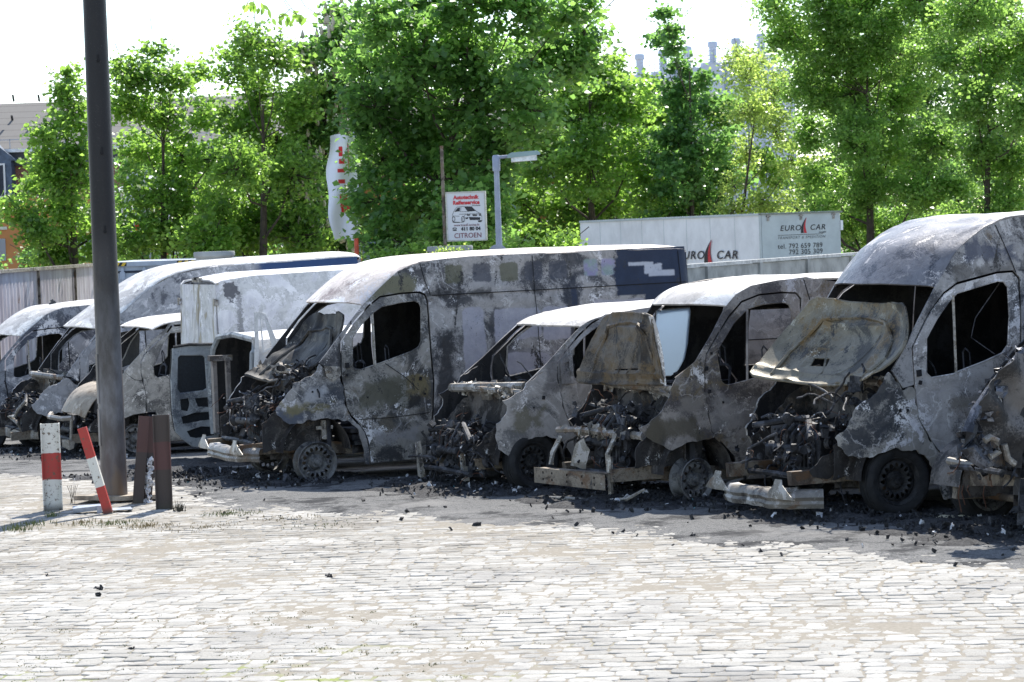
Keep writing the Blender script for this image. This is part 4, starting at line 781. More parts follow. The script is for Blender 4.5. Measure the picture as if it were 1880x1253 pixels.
for i in (0, 1):
    m = M(); y0, y1 = (.08, .965) if i == 0 else (.985, 1.87)
    m.panel([(y0, .4), (y1, .4), (y1, 2.44), (y0+(.08 if i == 0 else 0), 2.44)] if i == 0 else [(y0, .4), (y1, .4), (y1-.08, 2.44), (y0, 2.44)], [], lambda y, z: (.095+.02*max(0, z-1.5)-.010*math.exp(-((z-1.62)/.02)**2)+.006*noise.noise(Vector((y*3, z*3, 1))), y, z), .06, solid=.02)
    m.tube([(.085, y0+.02, 1.60), (.085, y1-.02, 1.60)], .006, 4, 1)
    d = m.obj('rear_door', [W_SKIN, SEAM], van.e)
    for z in (.7, 1.4, 2.2):
        h = M(); yy = y0+.02 if i == 0 else y1-.02; h.box((.075, yy, z), (.03, .09, .08), jit=.004); h.box((.06, yy, z), (.02, .04, .1)); h.obj('hinge', HINGE, d)
m = M(); m.box((.09, 1.0, 2.50), (.05, .35, .06)); m.box((.08, 1.0, 2.52), (.05, .10, .04), mi=1); m.obj('brake_light_housing', [HINGE, SEAM], van.e)
m = M(); m.tube([(.345, wy(.345, z)-.004, z) for z in np.linspace(.4, 2.5, 12)], .006, 4); m.tube([(x, wy(x, 1.83)-.004, 1.83) for x in np.linspace(.36, 5, 12)], .007, 4); m.obj('panel_seams', SEAM, van.e)
m = M(); m.box((2.8, .97, .36), (5.2, 1.7, .06)); m.box((0.08, .97, .36), (.1, 1.8, .14)); m.obj('underbody', SOOT, van.e)
for x in (1.1, 4.7): wheel(van, x, .14, .315, .205, tyre=True, holes=14); wheel(van, x, 1.8, .315, .205, tyre=True, yaw=math.pi, holes=14)
# ------------------------------------------------------------------ X: low van with open rear doors
XD = burnt('burnt_blue_door_frame', 111, dark=(.10, .11, .13), light=(.28, .30, .33), white=(.46, .48, .5), w_ash=.6, w_white=.25, w_soot=.1, w_rust=.1)
XW = burnt('scorched_white_skin', 112, dark=(.35, .36, .4), light=(.55, .56, .6), w_ash=.8, w_white=.5, w_soot=-.15, w_rust=.05, metal=0)
van = Van('X', 'burnt_van', 'low burnt-out van with both rear doors swung open', W=1.9, th0=1.1, tum=.12, hz=.8, nose=0, group='burnt-out vans parked in a row'); vX = van
def xp(X, Y, o): return Vector(loc('X', 'w', X, Y, o))
# left rear door, inner side towards us, plane y = 1.9
def flat(off): return lambda x, z: (x+.0, off+.05*max(0, .75-z)**1.4*(-1)+.004*noise.noise(Vector((x*8, z*8, 1))), z)
def W2(l, o): return [(lambda p: (p[0], p[2]))(loc('X', 'w', X, Y, o)) for X, Y in l]
od = W2([(75, 350), (160, 330), (385, 318), (395, 420), (385, 560), (410, 650), (415, 1000), (420, 1100), (330, 1120), (230, 1120), (150, 1060), (95, 1000), (70, 850), (60, 600)], 1.9)
wn = W2([(105, 420), (130, 395), (310, 395), (330, 420), (345, 660), (310, 685), (130, 705), (105, 670)], 1.9)
hl = [W2(h, 1.9) for h in ([(128, 750), (195, 738), (205, 780), (190, 845), (135, 835)], [(243, 740), (370, 728), (388, 790), (375, 810), (270, 808)], [(135, 890), (260, 852), (385, 845), (395, 905), (290, 920), (150, 945)], [(180, 1000), (290, 965), (400, 965), (400, 1035), (250, 1055), (205, 1050)])]
m = M(); m.panel(od, [wn]+hl, flat(1.9), .05, solid=-.03, rag=.006)
m.tube([flat(1.885)(*p) for p in wn], .014, 6, closed=True); m.tube([flat(1.885)(*p) for p in od], .014, 6, closed=True)
m.panel(wn, [], lambda x, z: (x, 1.93, z), .1, 1, solid=.005)
m.panel(od, [], lambda x, z: (x, 1.965, z), .1, 1, solid=.008)
dk = plain('soot_black_glass', (.012, .016, .022), .35, 0, .4, 30, .3)
o = m.obj('rear_door', [XD, dk], van.e); o['label'] = 'left rear door swung open with large sooty window and cut-outs below'
m = M(); m.tube([xp(80, 335, 1.88), xp(200, 315, 1.86), xp(390, 312, 1.86)], .02, 6); m.obj('door_top_rail', SOOT, o)
# rear opening frame and body
xr = .62
bx = [(xr, .4), (xr-.02, 1.0), (xr+.04, 1.55), (xr+.12, 1.66), (4.6, 1.74), (5.0, .9), (5.0, .4)]
for far in (False, True):
    van.skin('side_wall', bx, [], XW, far=far, res=.12)
m = M().grid(lambda u, v: (xr+.1+4.1*u, .1+1.7*v, 1.66+.07*u+.06*(1-(2*v-1)**4)), 12, 10); m.thicken(.02); m.obj('roof', XW, van.e)
m = M(); m.tube([(xr, .06, .4), (xr-.02, .05, 1.0), (xr+.03, .1, 1.5), (xr+.08, .2, 1.66), (xr+.06, .95, 1.71), (xr+.08, 1.7, 1.66), (xr+.03, 1.8, 1.5), (xr-.02, 1.85, 1.0), (xr, 1.84, .4)], .04, 6)
m.tube([(xr+.5, .3, .5), (xr+.5, .3, 1.1), (xr+.5, .6, 1.3), (xr+.5, 1.3, 1.3), (xr+.5, 1.6, 1.1), (xr+.5, 1.6, .5)], .02, 6)
m.obj('rear_opening_frame', XD, van.e)
m = M(); m.box((2.8, .95, .4), (4.2, 1.75, .06)); m.grid(lambda u, v: (2.2, .08+1.74*u, .4+1.3*v), 6, 6); m.obj('load_floor', INNER, van.e)
# right rear door seen nearly edge on, with slots
o1 = W2([(722, 60), (765, 55), (808, 75), (890, 300), (860, 340), (760, 400), (745, 700), (735, 700)], -.02)
s1 = W2([(750, 110), (762, 100), (785, 395), (762, 400)], -.02); s2 = W2([(772, 110), (800, 130), (850, 330), (795, 360)], -.02)
m = M(); m.panel(o1, [s1, s2], lambda x, z: (x, -.02-.35*(x-.7), z), .04, solid=.035); m.obj('rear_door', XW, van.e)
for x in (1.3, 4.3): wheel(van, x, .14, .3, .205, tyre=True, holes=14); wheel(van, x, 1.76, .3, .205, tyre=True, yaw=math.pi, holes=14)
# middle shelf post
m = M(); a, b = xp(400, 470, 1.0), xp(400, 480, 1.0); m.box((b.x, 1.0, .95), (.05, .1, .95)); m.box((b.x+.15, .9, .95), (.05, .08, .9)); m.box((b.x+.07, .95, 1.42), (.3, .1, .07)); m.obj('door_post', F_SKIN, van.e)
# ------------------------------------------------------------------ H: fragment at the right edge
van = Van('H', 'burnt_van', 'burnt-out van cut off by the right picture edge, front corner crushed', W=1.95, nose=.15, back=4.88, group='burnt-out vans parked in a row'); vH = van
H_SK = burnt('crushed_dark_wing', 121, dark=(.02, .022, .028), light=(.11, .115, .14), white=(.34, .34, .38), w_ash=.4, w_white=.12, w_soot=.3, w_rust=.15, metal=.4, rough=.4)
HP = dict(SPR); 
for far in (False, True):
    van.skin('side_wall', sc2(SPR['body'], 1, .85, .15), [], H_SK, far=far, res=.12); van.skin('front_door', sc2(SPR['door'], 1, .85, .15), [sc2(SPR['win'], 1, .85, .15)], H_SK, far=far, res=.1)
van.roof('roof', [(x+.15, a*.85, b*.85, c) for x, a, b, c in SPR['roof']], E_ROOF)
rearface(van, H_SK, z1=2.1); cabin(van, dash=1.05, z1=1.7); chassis(van, x0=-.3)
hq = lambda X, Y, o=.1: loc('H', 'h', X, Y, o)
m = M(); ed = [(611, 130), (540, 215), (470, 290), (410, 360), (380, 410), (345, 470), (320, 540), (300, 600), (300, 680), (340, 730), (400, 775)]
path = [Vector(hq(x, y, .35-.2*i/10)) for i, (x, y) in enumerate(ed)]
m.tube(path, [.03, .035, .04, .035, .04, .05, .06, .07, .075, .07, .05], 8)
for i, p in enumerate(path[:-1]):
    for q in range(6): crumple(m, p.lerp(path[i+1], random.random())+Vector((random.uniform(0, .15), random.uniform(-.05, .15), random.uniform(-.05, .05))), random.uniform(.05, .14), bend=.5)
m.obj('crushed_wing', H_SK, van.e)
m = M(); m.panel([(hq(*p)[0]+.02, hq(*p)[2]) for p in [(611, 150), (420, 370), (345, 560), (330, 700), (420, 790), (640, 800), (660, 150)]], [], lambda x, z: (x+.0, .22+.15*noise.noise(Vector((x*4, z*4, 2))), z), .06, solid=.01, rag=.04); m.obj('inner_wing', BAY, van.e)
m = M(); m.tube([hq(430, 370, .3), hq(460, 400, .25), hq(480, 480, .25), hq(520, 540, .3), hq(560, 560, .4)], .035, 8); m.obj('bent_pipe', ALU, van.e)
m = M(); m.tube([hq(390, 640, .1), hq(420, 620, .1), hq(460, 640, .1), hq(470, 700, .1), hq(420, 730, .1)], .03, 8); m.obj('bent_pipe', ALU, van.e)
m = M(); m.tube([hq(500, 660, .2), hq(520, 740, .2), hq(560, 770, .2)], .03, 8); m.obj('bent_pipe', ALU, van.e)
m = M(); m.tube([hq(190, 752, 1.2), hq(300, 775, .9), hq(420, 795, .6)], .035, 8); m.obj('bent_pipe', ALU, van.e)
a, b = Vector(hq(205, 842, 1.7)), Vector(hq(680, 838, .3)); d = b-a; m = M()
m.panel([(0, -.085), (d.length, -.085), (d.length, .085), (0, .085)], [[(c-.015, -.04), (c+.015, -.04), (c+.015, .04), (c-.015, .04)] for c in (.3, .65, 1.0)], lambda s_, z: tuple(a+d*(s_/d.length)+Vector((0, 0, z))), .06, solid=.06); m.obj('bumper_beam', RAIL, van.e)
scrap(van, -.70, .05, .3, 1.2, .5, .95, 90)
for X, Y0, L in ((250, 890, 150), (270, 890, 110), (390, 890, 130), (300, 890, 60)): m = M(); m.tube([hq(X, Y0, 1.0), hq(X-8, Y0+L*.4, 1.0), hq(X+4, Y0+L*.8, 1.0), hq(X+10, Y0+L, 1.0)], .005, 4); m.obj('hanging_wire', WIRE, van.e)
wheel(van, -.15, .3, .31, .215, tyre=True, yaw=.35); wheel(van, .1, 1.8, .31, .215, tyre=True, yaw=math.pi); wheel(van, 3.665, .14, .31, .215, tyre=True); wheel(van, 3.665, 1.8, .31, .215, tyre=True, yaw=math.pi)
m = M()
for i in range(16): p = Vector(hq(575+i*1.5, 1040-i*9, .15)); m.tube([p, p+Vector((.35, 0, .03))], .006, 4)
m.box(Vector(hq(590, 1060, .16))+Vector((.17, .02, .1)), (.34, .02, .4), Euler((0, .1, 0))); m.obj('fallen_radiator', SCRAP, van.e)
# ================================================================== SETTING
# ground base
def gz(X, Y): return np.where(Y > 31, -.04*np.clip(Y-31, 0, 16), 0)
k = NK('earth_and_sand'); n = k.noise(k.tc, 3, 8, .65); g = k.step(k.noise(k.tc, 1.1, 6, .7), .52, .62)
X, Y, Z = k.xyz(k.tc); moss = k.math('MULTIPLY', g, k.math('MULTIPLY', k.step(Y, 19.5, 16.5), k.step(X, 1.5, -1.5)))
base = k.mix(k.noise(k.tc, 30, 4), (.16, .14, .11), (.34, .31, .26)); base = k.mix(moss, base, (.22, .26, .07)); k.bump(k.noise(k.tc, 60, 4), .6, .01)
EARTH = k.out(base, 1.0, 0, .1)
ys = np.concatenate([np.linspace(-40, 11, 8), np.linspace(12, 50, 77), np.array([60, 80, 120, 200, 400, 900, 2000])]); xs = np.concatenate([[-1500, -400, -100, -40], np.linspace(-20, 20, 41), [40, 100, 400, 1500]])
XX, YY = np.meshgrid(xs, ys, indexing='ij'); V = np.stack([XX, YY, gz(XX, YY)], -1).reshape(-1, 3); ny = len(ys)
F = np.array([(i*ny+j, (i+1)*ny+j, (i+1)*ny+j+1, i*ny+j+1) for i in range(len(xs)-1) for j in range(ny-1)])
tag(npmesh('ground', V, F, EARTH), kind='structure')
# edge between cobbles and asphalt, traced on the ground
bpx = [(-500, 860), (-100, 872), (100, 880), (230, 882), (320, 900), (400, 932), (520, 945), (700, 950), (850, 958), (1000, 972), (1150, 985), (1300, 1000), (1450, 1012), (1600, 1028), (1750, 1042), (1880, 1052), (2100, 1075), (2500, 1120)]
bp = np.array([gnd(*p)[:2] for p in bpx]); o_ = np.argsort(bp[:, 0]); bp = bp[o_]
def yb(x): return np.interp(x, bp[:, 0], bp[:, 1])+.14*np.sin(x*2.3)+.09*np.sin(x*5.1+1)+.06*np.sin(x*11.7)+.05*np.sin(x*23.1+2)+.035*np.sin(x*41.3)
# cobblestones
def cobbles():
    st = []; v = -22.0; i = 0
    while v < 12:
        h = .14+.035*rng.random(); u = -16+rng.random()*.2
        while u < 16:
            l = .13+.12*rng.random(); st.append((u+l/2, v+h/2, l, h)); u += l+.002
        v += h+.002; i += 1
    S = np.array(st); a = R(-9); c, s = math.cos(a), math.sin(a)
    cx, cy = S[:, 0]*c-S[:, 1]*s, S[:, 0]*s+S[:, 1]*c+24
    cy += .10*np.sin(cx*.9)+.07*np.sin(cx*2.1+cy)+rng.normal(0, .012, len(cy)); cx += .06*np.sin(cy*1.7)
    keep = (cy < yb(cx)+1.1) & (cy > 12.2) & (np.abs(cx) < 2.5+cy*.36); S = S[keep]; cx = cx[keep]; cy = cy[keep]; N = len(cx)
    K = 12; th = np.linspace(0, 2*np.pi, K, endpoint=False); ct, sn = np.cos(th), np.sin(th)
    sq = lambda t: np.sign(t)*np.abs(t)**.42
    ex = sq(ct)[None]*(S[:, 2]/2)[:, None]; ey = sq(sn)[None]*(S[:, 3]/2)[:, None]
    jr = 1+rng.normal(0, .06, (N, K)); rings = []
    ang = a+rng.normal(0, .07, N); ca, sa = np.cos(ang)[:, None], np.sin(ang)[:, None]
    tx, ty = rng.normal(0, .013, N)[:, None], rng.normal(0, .013, N)[:, None]; hz = (rng.normal(0, .0016, N)+.0022*np.sin(cx*1.9+cy*.7)+.0018*np.sin(cx*.8-cy*2.3+2)-.0012)[:, None]
    for q, z in ((.985, -.02), (.975, .0004), (.93, .0034), (.75, .0050), (.40, .0056)):
        x = ex*q*jr; y = ey*q*jr; zz = z+hz+tx*x+ty*y+rng.normal(0, .0014, (N, K)); rings.append(np.stack([cx[:, None]+x*ca-y*sa, cy[:, None]+x*sa+y*ca, zz], -1))
    V = np.stack(rings, 1); V = V.reshape(N, 5*K, 3); V[..., 2] += gz(cx, cy)[:, None]
    f = [(r*K+k_, r*K+(k_+1) % K, (r+1)*K+(k_+1) % K, (r+1)*K+k_) for r in range(4) for k_ in range(K)]
    o4 = 4*K; f += [(o4+i, o4+i+1, o4+K-2-i, o4+K-1-i) for i in range(0, K//2-1)]
    f = np.array(f); F = (f[None]+(np.arange(N)*5*K)[:, None, None]).reshape(-1, 4)
    t = np.repeat(rng.random(N), 5*K)
    return V.reshape(-1, 3), F, t
k = NK('worn_granite_setts'); at_ = k.n('ShaderNodeAttribute', attribute_name='tint').outputs['Fac']
c = k.mix(at_, (.35, .333, .30), (.50, .48, .44)); c = k.mix(k.math('MULTIPLY', k.step(k.noise(k.tc, 34, 7, .8), .42, .66), .55), c, (.30, .285, .26))
c = k.mix(k.math('MULTIPLY', k.step(k.noise(k.tc, .7, 7, .62, .6), .5, .68), .45), c, (.21, .20, .19))
X, Y, Z = k.xyz(k.tc)
c = k.mix(k.math('MULTIPLY', k.step(k.noise(k.sc_(k.tc, (.5, 1.6, 1)), 2.2, 8, .75), .54, .64), .65), c, (.20, .18, .15)); far_ = k.step(Y, 21, 25); c = k.mix(k.math('MULTIPLY', k.math('MULTIPLY', k.step(k.noise(k.sc_(k.tc, (.5, 1.4, 1), (3, 3, 3)), 2.5, 8, .78), .44, .56), far_), .6), c, (.17, .15, .12)); k.bump(k.noise(k.tc, 60, 7, .8), .9, .010)
SETT = k.out(c, 1.0, 0, .08)
V, F, t = cobbles(); tag(npmesh('cobblestone_paving', V, F, SETT, t, smooth=True), kind='structure')
# asphalt sheet
k = NK('old_asphalt'); sp = k.noise(k.tc, 70, 3, .8); c = k.mix(k.step(sp, .35, .68), (.085, .085, .085), (.25, .245, .235))
c = k.mix(k.math('MULTIPLY', k.step(k.noise(k.tc, 22, 6, .8), .5, .62), .6), c, (.05, .05, .05)); c = k.mix(k.step(k.noise(k.tc, 1.3, 9, .75), .5, .60), c, (.045, .045, .046)); c = k.mix(k.math('MULTIPLY', k.step(k.noise(k.tc, .8, 6), .52, .7), .5), c, (.26, .25, .235))
k.bump(sp, .8, .012); ASPH = k.out(c, 1.0, 0, .1)
xs = np.linspace(-24, 24, 961); js = np.concatenate([np.linspace(0, 1.5, 26), np.linspace(1.8, 32, 60)])
XX = np.repeat(xs[:, None], len(js), 1); YY = yb(XX)+js[None]*1.0+0*XX; ZZ = gz(XX, YY)+.001+.013*np.clip(js[None]/1.1, 0, 1)+(.0035*np.sin(XX*7+YY*3)+.003*np.sin(XX*13-YY*9)+.002*np.sin(XX*31+YY*23))*np.clip(1.3-js[None], .25, 1)-.03*(js[None] == 0)
ny = len(js); F = np.array([(i*ny+j, (i+1)*ny+j, (i+1)*ny+j+1, i*ny+j+1) for i in range(len(xs)-1) for j in range(ny-1)])
tag(npmesh('asphalt_yard', np.stack([XX, YY, ZZ], -1).reshape(-1, 3), F, ASPH), kind='structure')
# ash drifts under and before the vans
def ash():
    m = M(); res = .055
    for key in 'ABCWXDEFGH':
        b0 = vbase(key); nx, ny2 = 56, 62; s = ord(key)
        x0, y0 = (-1.5, -.75)
        def f(u, v):
            x = x0+nx*res*u; y = y0+ny2*res*v; q = b0+AD*x+AN*y
            d = ((x+.25)/1.0)**2+((y-.95)/1.15)**2
            h = .085*math.exp(-d*1.3)+.06*noise.noise(Vector((x*2.6, y*2.6, s)))+.022*noise.noise(Vector((x*9, y*9, s)))+.010*noise.noise(Vector((x*26, y*26, s)))-.012-.03*max(0, d-1)
            return (q[0], q[1], float(gz(q[0], q[1]))+.016+max(h, -.03))
        m.grid(f, nx, ny2)
    return m
k = NK('black_ash'); c = k.mix(k.step(k.noise(k.tc, 26, 7, .8), .38, .66), (.010, .010, .012), (.075, .073, .075)); c = k.mix(k.step(k.noise(k.tc, 60, 6, .8), .62, .68), c, (.34, .35, .38)); k.bump(k.noise(k.tc, 45, 6, .8), 1, .03)
ASHM = k.out(c, .85); tag(ash().obj('ash_drift', ASHM), 'black ash and soot drifts lying under the burnt vans', None, kind='stuff')
m = M()
for key in 'ABCXDEFGH':
    b0 = vbase(key)
    for i in range(900):
        r = random.random(); x = random.gauss(-.35, .42); y = max(-.45, random.gauss(.9, .7)); q = b0+AD*x+AN*y; z = float(gz(q[0], q[1]))+.02+.06*math.exp(-((x+.25)**2+(y-.75)**2)); sz = random.uniform(.008, .034)*(2.2 if r > .95 and r < .985 else 1)
        mi = 0 if r < .80 else (1 if r < .965 else (2 if r < .994 else 3)); sz *= (.6 if 2 <= mi else 1)
        if random.random() < .22: m.box((q[0], q[1], z+sz*.2), (sz*1.4, sz, sz*.6), Euler((random.random()*3, random.random()*3, random.random()*3)), mi, jit=sz*.25)
        else: crumple(m, (q[0], q[1], z+sz*.2), sz*1.7, mi, n=2)
for i in range(45):
    X = random.uniform(-6, 5); Y = yb(X)+random.gauss(.2, .8); sz = random.uniform(.008, .03); m.box((X, Y, float(gz(X, Y))+.02), (sz*1.5, sz, sz*.7), Euler((random.random(), random.random(), random.random()*3)), 0, jit=sz*.3)
CYAN = plain('melted_teal_plastic', (.10, .32, .36), .5, 0, .4, 20)
tag(m.obj('charred_rubble', [CHAR, SCRAP, ASHW, CYAN], smooth=0), 'charred rubble, ash flakes and melted bits scattered around the burnt vans', None, kind='stuff')
# single bits on the cobbles
bits = [((603, 1061), .06, 'flat charred flake alone in the middle of the pale cobbles'), ((180, 1084), .07, 'thin charred strip at the lower left, above the ragged lump'), ((180, 1096), .05, 'ragged black lump at the lower left just below a thin charred strip'), ((85, 1059), .03, 'small black crumb on the cobbles below the red and white post'), ((875, 966), .08, 'grey and black charred chunk at the cobble edge before the bonnetless van'), ((1270, 986), .05, 'pointed black lump on the asphalt before the high-roof van with bonnet up'), ((240, 1194), .035, 'tiny dark crumb near the bottom left on mossy cobbles')]
for (px, py), s, lb in bits:
    g = gnd(px, py); m = M(); s *= .75; crumple(m, (g[0], g[1], g[2]+.014), s*1.2, n=3); m.box((g[0], g[1], g[2]+.014), (s, s*.7, s*.3), Euler((.2, .3, random.random()*3)), jit=s*.15); crumple(m, (g[0]+s*.5, g[1], g[2]+.012), s, n=3)
    tag(m.obj('charred_lump', CHAR, smooth=0), lb, 'debris', 'charred lumps lying on the open paving')
m = M(); g = gnd(1762, 957); m.panel([(-.24, -.05), (-.15, .03), (.0, .05), (.06, .1), (.22, .07), (.24, -.02), (.1, -.06), (-.1, -.07)], [], lambda x, y: (g[0]+x, g[1]+y*1.6, .05+.015*noise.noise(Vector((x*9, y*9, 0)))), .03, solid=.01, rag=.02)
tag(m.obj('cream_flake', plain('cream_scorched_board', (.6, .54, .38), .8)), 'cream flake of scorched board on the ash beside the right van wheel', 'debris')
# ------------------------------------------------------------------ poles and bollards
def upright(px, py): g = gnd(px, py); return Vector((g[0], g[1], g[2]))
b = upright(211, 921); pole = empty('lamp_pole', b); tag(pole, 'tall dark round steel pole with square inspection doors, standing between the bollards', 'pole')
k = NK('weathered_steel_pole'); v = k.sc_(k.tc, (1, 1, .35)); X, Y, Z = k.xyz(k.tc)
c = k.mix(k.step(Z, .5, 3.2), k.mix(k.step(k.noise(v, 5, 7, .6), .35, .65), (.085, .078, .075), (.20, .20, .215)), k.mix(k.noise(v, 7, 5), (.007, .007, .009), (.014, .013, .016)))
c = k.mix(k.math('MULTIPLY', k.step(k.noise(k.tc, 120, 3), .66, .72), .3), c, (.3, .3, .3)); c = k.mix(k.math('MULTIPLY', k.step(Z, .9, .2), .6), c, (.10, .075, .07)); c = k.mix(k.math('MULTIPLY', k.step(k.noise(v, 2.4, 5), .52, .62), k.step(Z, 3, 1)), c, (.16, .12, .09)); k.bump(k.noise(k.tc, 40, 5, .7), .25, .01)
POLE = k.out(c, .45, .3)
m = M(); H0 = 8.5; m.lathe([(.142, 0), (.140, 1), (.134, 3), (.126, 5.2), (.115, 8.5)], (0, 0, 0), 'z', 40); m.obj('shaft', POLE, pole)
m = M(); m.lathe([(.001, 8.5), (.12, 8.5), (.12, 8.45), (.11, 8.44)], (0, 0, 0), 'z', 24); m.obj('cap', POLE, pole)
for z0, z1 in ((.62, 1.02), (1.08, 1.62)):
    m = M(); a = R(205); m.box((.139*math.cos(a), .139*math.sin(a), (z0+z1)/2), (.012, .07, z1-z0), Matrix.Rotation(a, 3, 'Z')); m.obj('inspection_door', POLE, pole)
for z in (2.95, 3.8, 4.8):
    m = M(); a = R(285); m.lathe([(.0, -.012), (.02, -.012), (.022, 0)], (.131*math.cos(a), .131*math.sin(a), z), n=12); m.box((.134*math.cos(a), .134*math.sin(a), z+.03), (.03, .02, .07), Matrix.Rotation(a, 3, 'Z')); m.obj('step_socket', SEAM, pole)
m = M(); m.panel([(-.42, -.18), (.1, -.24), (.55, -.12), (.62, .1), (.3, .3), (-.3, .25)], [], lambda x, y: (x, y, .03+.03*noise.noise(Vector((x*3, y*3, 1)))), .08, solid=-.05, rag=.03); m.obj('concrete_foot', plain('stained_concrete', (.34, .29, .23), .9, 0, .5, 9, .5), pole)
def hbeam(m, h, wd=.19, fl=.10, th=.012, mi=0, tilt=None, segs=None):
    # wide web faces the camera, flanges run back; built along z
    zs = segs or [0, h]
    for a, b in zip(zs[:-1], zs[1:]): pass
    m.box((0, 0, h/2), (wd, th, h)); m.box((-wd/2, 0, h/2), (th, fl, h+.002)); m.box((wd/2, 0, h/2), (th, fl, h+.002))
def paint(name, bands, base, rust=.2, edge=(.12, .08, .05)):
    k = NK(name); X, Y, Z = k.xyz(k.tc); wv = k.math('MULTIPLY', k.math('SUBTRACT', k.noise(k.tc, 8, 4), .5), .03); c = base
    for z0, z1, cc in bands: c = k.mix(k.math('MULTIPLY', k.step(k.math('ADD', Z, wv), z0, z0+.006), k.step(k.math('ADD', Z, wv), z1, z1-.006)), c, k.mix(k.noise(k.tc, 12, 6, .7), cc, tuple(q*.75 for q in cc)))
    c = k.mix(k.step(k.noise(k.tc, 22, 6, .75), .74-rust*.4, .80-rust*.4), c, edge); c = k.mix(k.math('MULTIPLY', k.step(Z, .10, .0), .8), c, (.06, .05, .035)); k.bump(k.noise(k.tc, 50, 4), .2, .006)
    return k.out(c, .55)
WHT, RED = (.62, .60, .54), (.42, .045, .035)
g = upright(98, 938); e = empty('bollard', g, R(8)); tag(e, 'upright steel bollard painted white with one red band, left of the pole', 'bollard', 'steel bollards around the pole')
m = M(); hbeam(m, .93); m.obj('post', paint('white_red_bollard_paint', [(.33, .62, RED)], WHT, .48), e)
g = upright(198, 944); e = empty('bollard', g, R(0)); e.rotation_euler = (R(2), R(-14.5), R(0)); tag(e, 'thin bollard strip with red and white bands leaning left against the pole', 'bollard', 'steel bollards around the pole')
m = M(); m.box((0, 0, .46), (.085, .012, .96)); m.box((.045, .03, .46), (.010, .07, .955)); m.obj('post', paint('red_white_strip_paint', [(0, .3, RED), (.61, 1.0, RED)], WHT, .42), e)
BRN = (.045, .032, .028)
g = upright(262, 925); e = empty('bollard', g, R(14)); e.rotation_euler = (R(-4), R(6.5), R(10)); tag(e, 'burnt brown steel bollard leaning back, with white ash crusted down its web', 'bollard', 'steel bollards around the pole')
m = M(); m.box((-.05, 0, .47), (.10, .012, .95)); m.box((-.10, .05, .47), (.012, .1, .95)); m.box((.0, .05, .47), (.012, .12, .95)); m.box((.05, .1, .47), (.10, .012, .95), Euler((0, 0, .2))); m.obj('post', paint('burnt_brown_paint', [(.55, .95, (.085, .038, .032))], BRN, .1, (.03, .025, .025)), e)
m = M()
for i in range(60): crumple(m, (.05+random.gauss(0, .02), .03+random.uniform(-.03, .03), .5*random.random()**1.4), random.uniform(.03, .07))
m.obj('ash_crust', ASHW, e)
g = upright(302, 936); e = empty('bollard', g, R(6)); tag(e, 'upright charred brown steel bollard, rightmost of those around the pole', 'bollard', 'steel bollards around the pole')
m = M(); hbeam(m, 1.0, .165); m.obj('post', paint('charred_brown_paint', [(.42, .72, (.09, .036, .034))], BRN, .05, (.03, .025, .025)), e)
g = upright(162, 943); m = M(); m.box((0, 0, .05), (.32, .16, .05), Euler((.1, -.06, .15)), jit=.01); m.box((.13, -.06, .04), (.05, .03, .09), jit=.004); m.box((.3, .05, .03), (.3, .2, .02), Euler((0, 0, .2)), jit=.01)
o = tag(m.obj('metal_offcut', plain('galvanised_plate', (.30, .33, .38), .5, .2)), 'bent grey metal plate lying between the white bollard and the pole', 'metal plate'); o.location = g
# weeds
def blades(m, c, n, h, spread, mi=0):
    for i in range(n):
        a = random.random()*6.28; r = random.random()*spread; x, y = c[0]+r*math.cos(a), c[1]+r*math.sin(a); b = random.random()*6.28; l = h*random.uniform(.4, 1.2); dx, dy = math.cos(b)*l*.4, math.sin(b)*l*.4; w_ = .0035
        m.add([(x-w_, y, c[2]), (x+w_, y, c[2]), (x+dx*.4+w_*.8, y+dy*.4, c[2]+l*.6), (x+dx*.4-w_*.8, y+dy*.4, c[2]+l*.6), (x+dx, y+dy, c[2]+l)], [(0, 1, 2, 3), (3, 2, 4)], mi)
m = M()
for px, py, n, h, s in ((60, 965, 60, .05, .25), (95, 950, 40, .07, .08), (150, 962, 70, .035, .3), (230, 962, 80, .03, .3), (330, 940, 40, .11, .08), (190, 965, 60, .04, .3), (270, 968, 140, .035, .3), (420, 945, 130, .03, .35), (520, 955, 90, .025, .4), (30, 975, 80, .06, .25), (380, 970, 120, .02, .5), (600, 965, 60, .02, .5)):
    g = gnd(px, py); blades(m, (g[0], g[1], g[2]+.005), n, h, s, random.choice((0, 1, 1)) if h < .05 else (0 if px < 200 else 2))
for i in range(260):
    g = gnd(random.uniform(-50, 1100)*random.random()**.4, random.uniform(1120, 1260)); blades(m, (g[0], g[1], g[2]-.004), 9, .014, .06, 0 if random.random() < .8 else 1)
GR1 = plain('green_grass', (.13, .15, .05), .7); GR2 = plain('dry_grass', (.26, .20, .10), .8); GR3 = plain('dark_weed', (.05, .045, .03), .8)
tag(m.obj('grass_tufts', [GR1, GR2, GR3], smooth=0), 'dry and green grass tufts growing in cobble joints around the bollards', None, kind='stuff')
m = M(); g = gnd(134, 925)
for i in range(7): a = random.random()*6.28; m.tube([g+np.array([random.uniform(-.03, .03), 0, 0]), g+np.array([.03*math.cos(a), .03*math.sin(a), .12]), g+np.array([.06*math.cos(a), .05*math.sin(a), .2])], .0025, 4)
tag(m.obj('weed_stalk', GR3), 'thin dry weed stalks standing between the white bollard and the leaning strip', 'weed')

# ================================================================== BACKGROUND
def PX(px, py, Y): return at(px, py, Y)
GZ = -.64
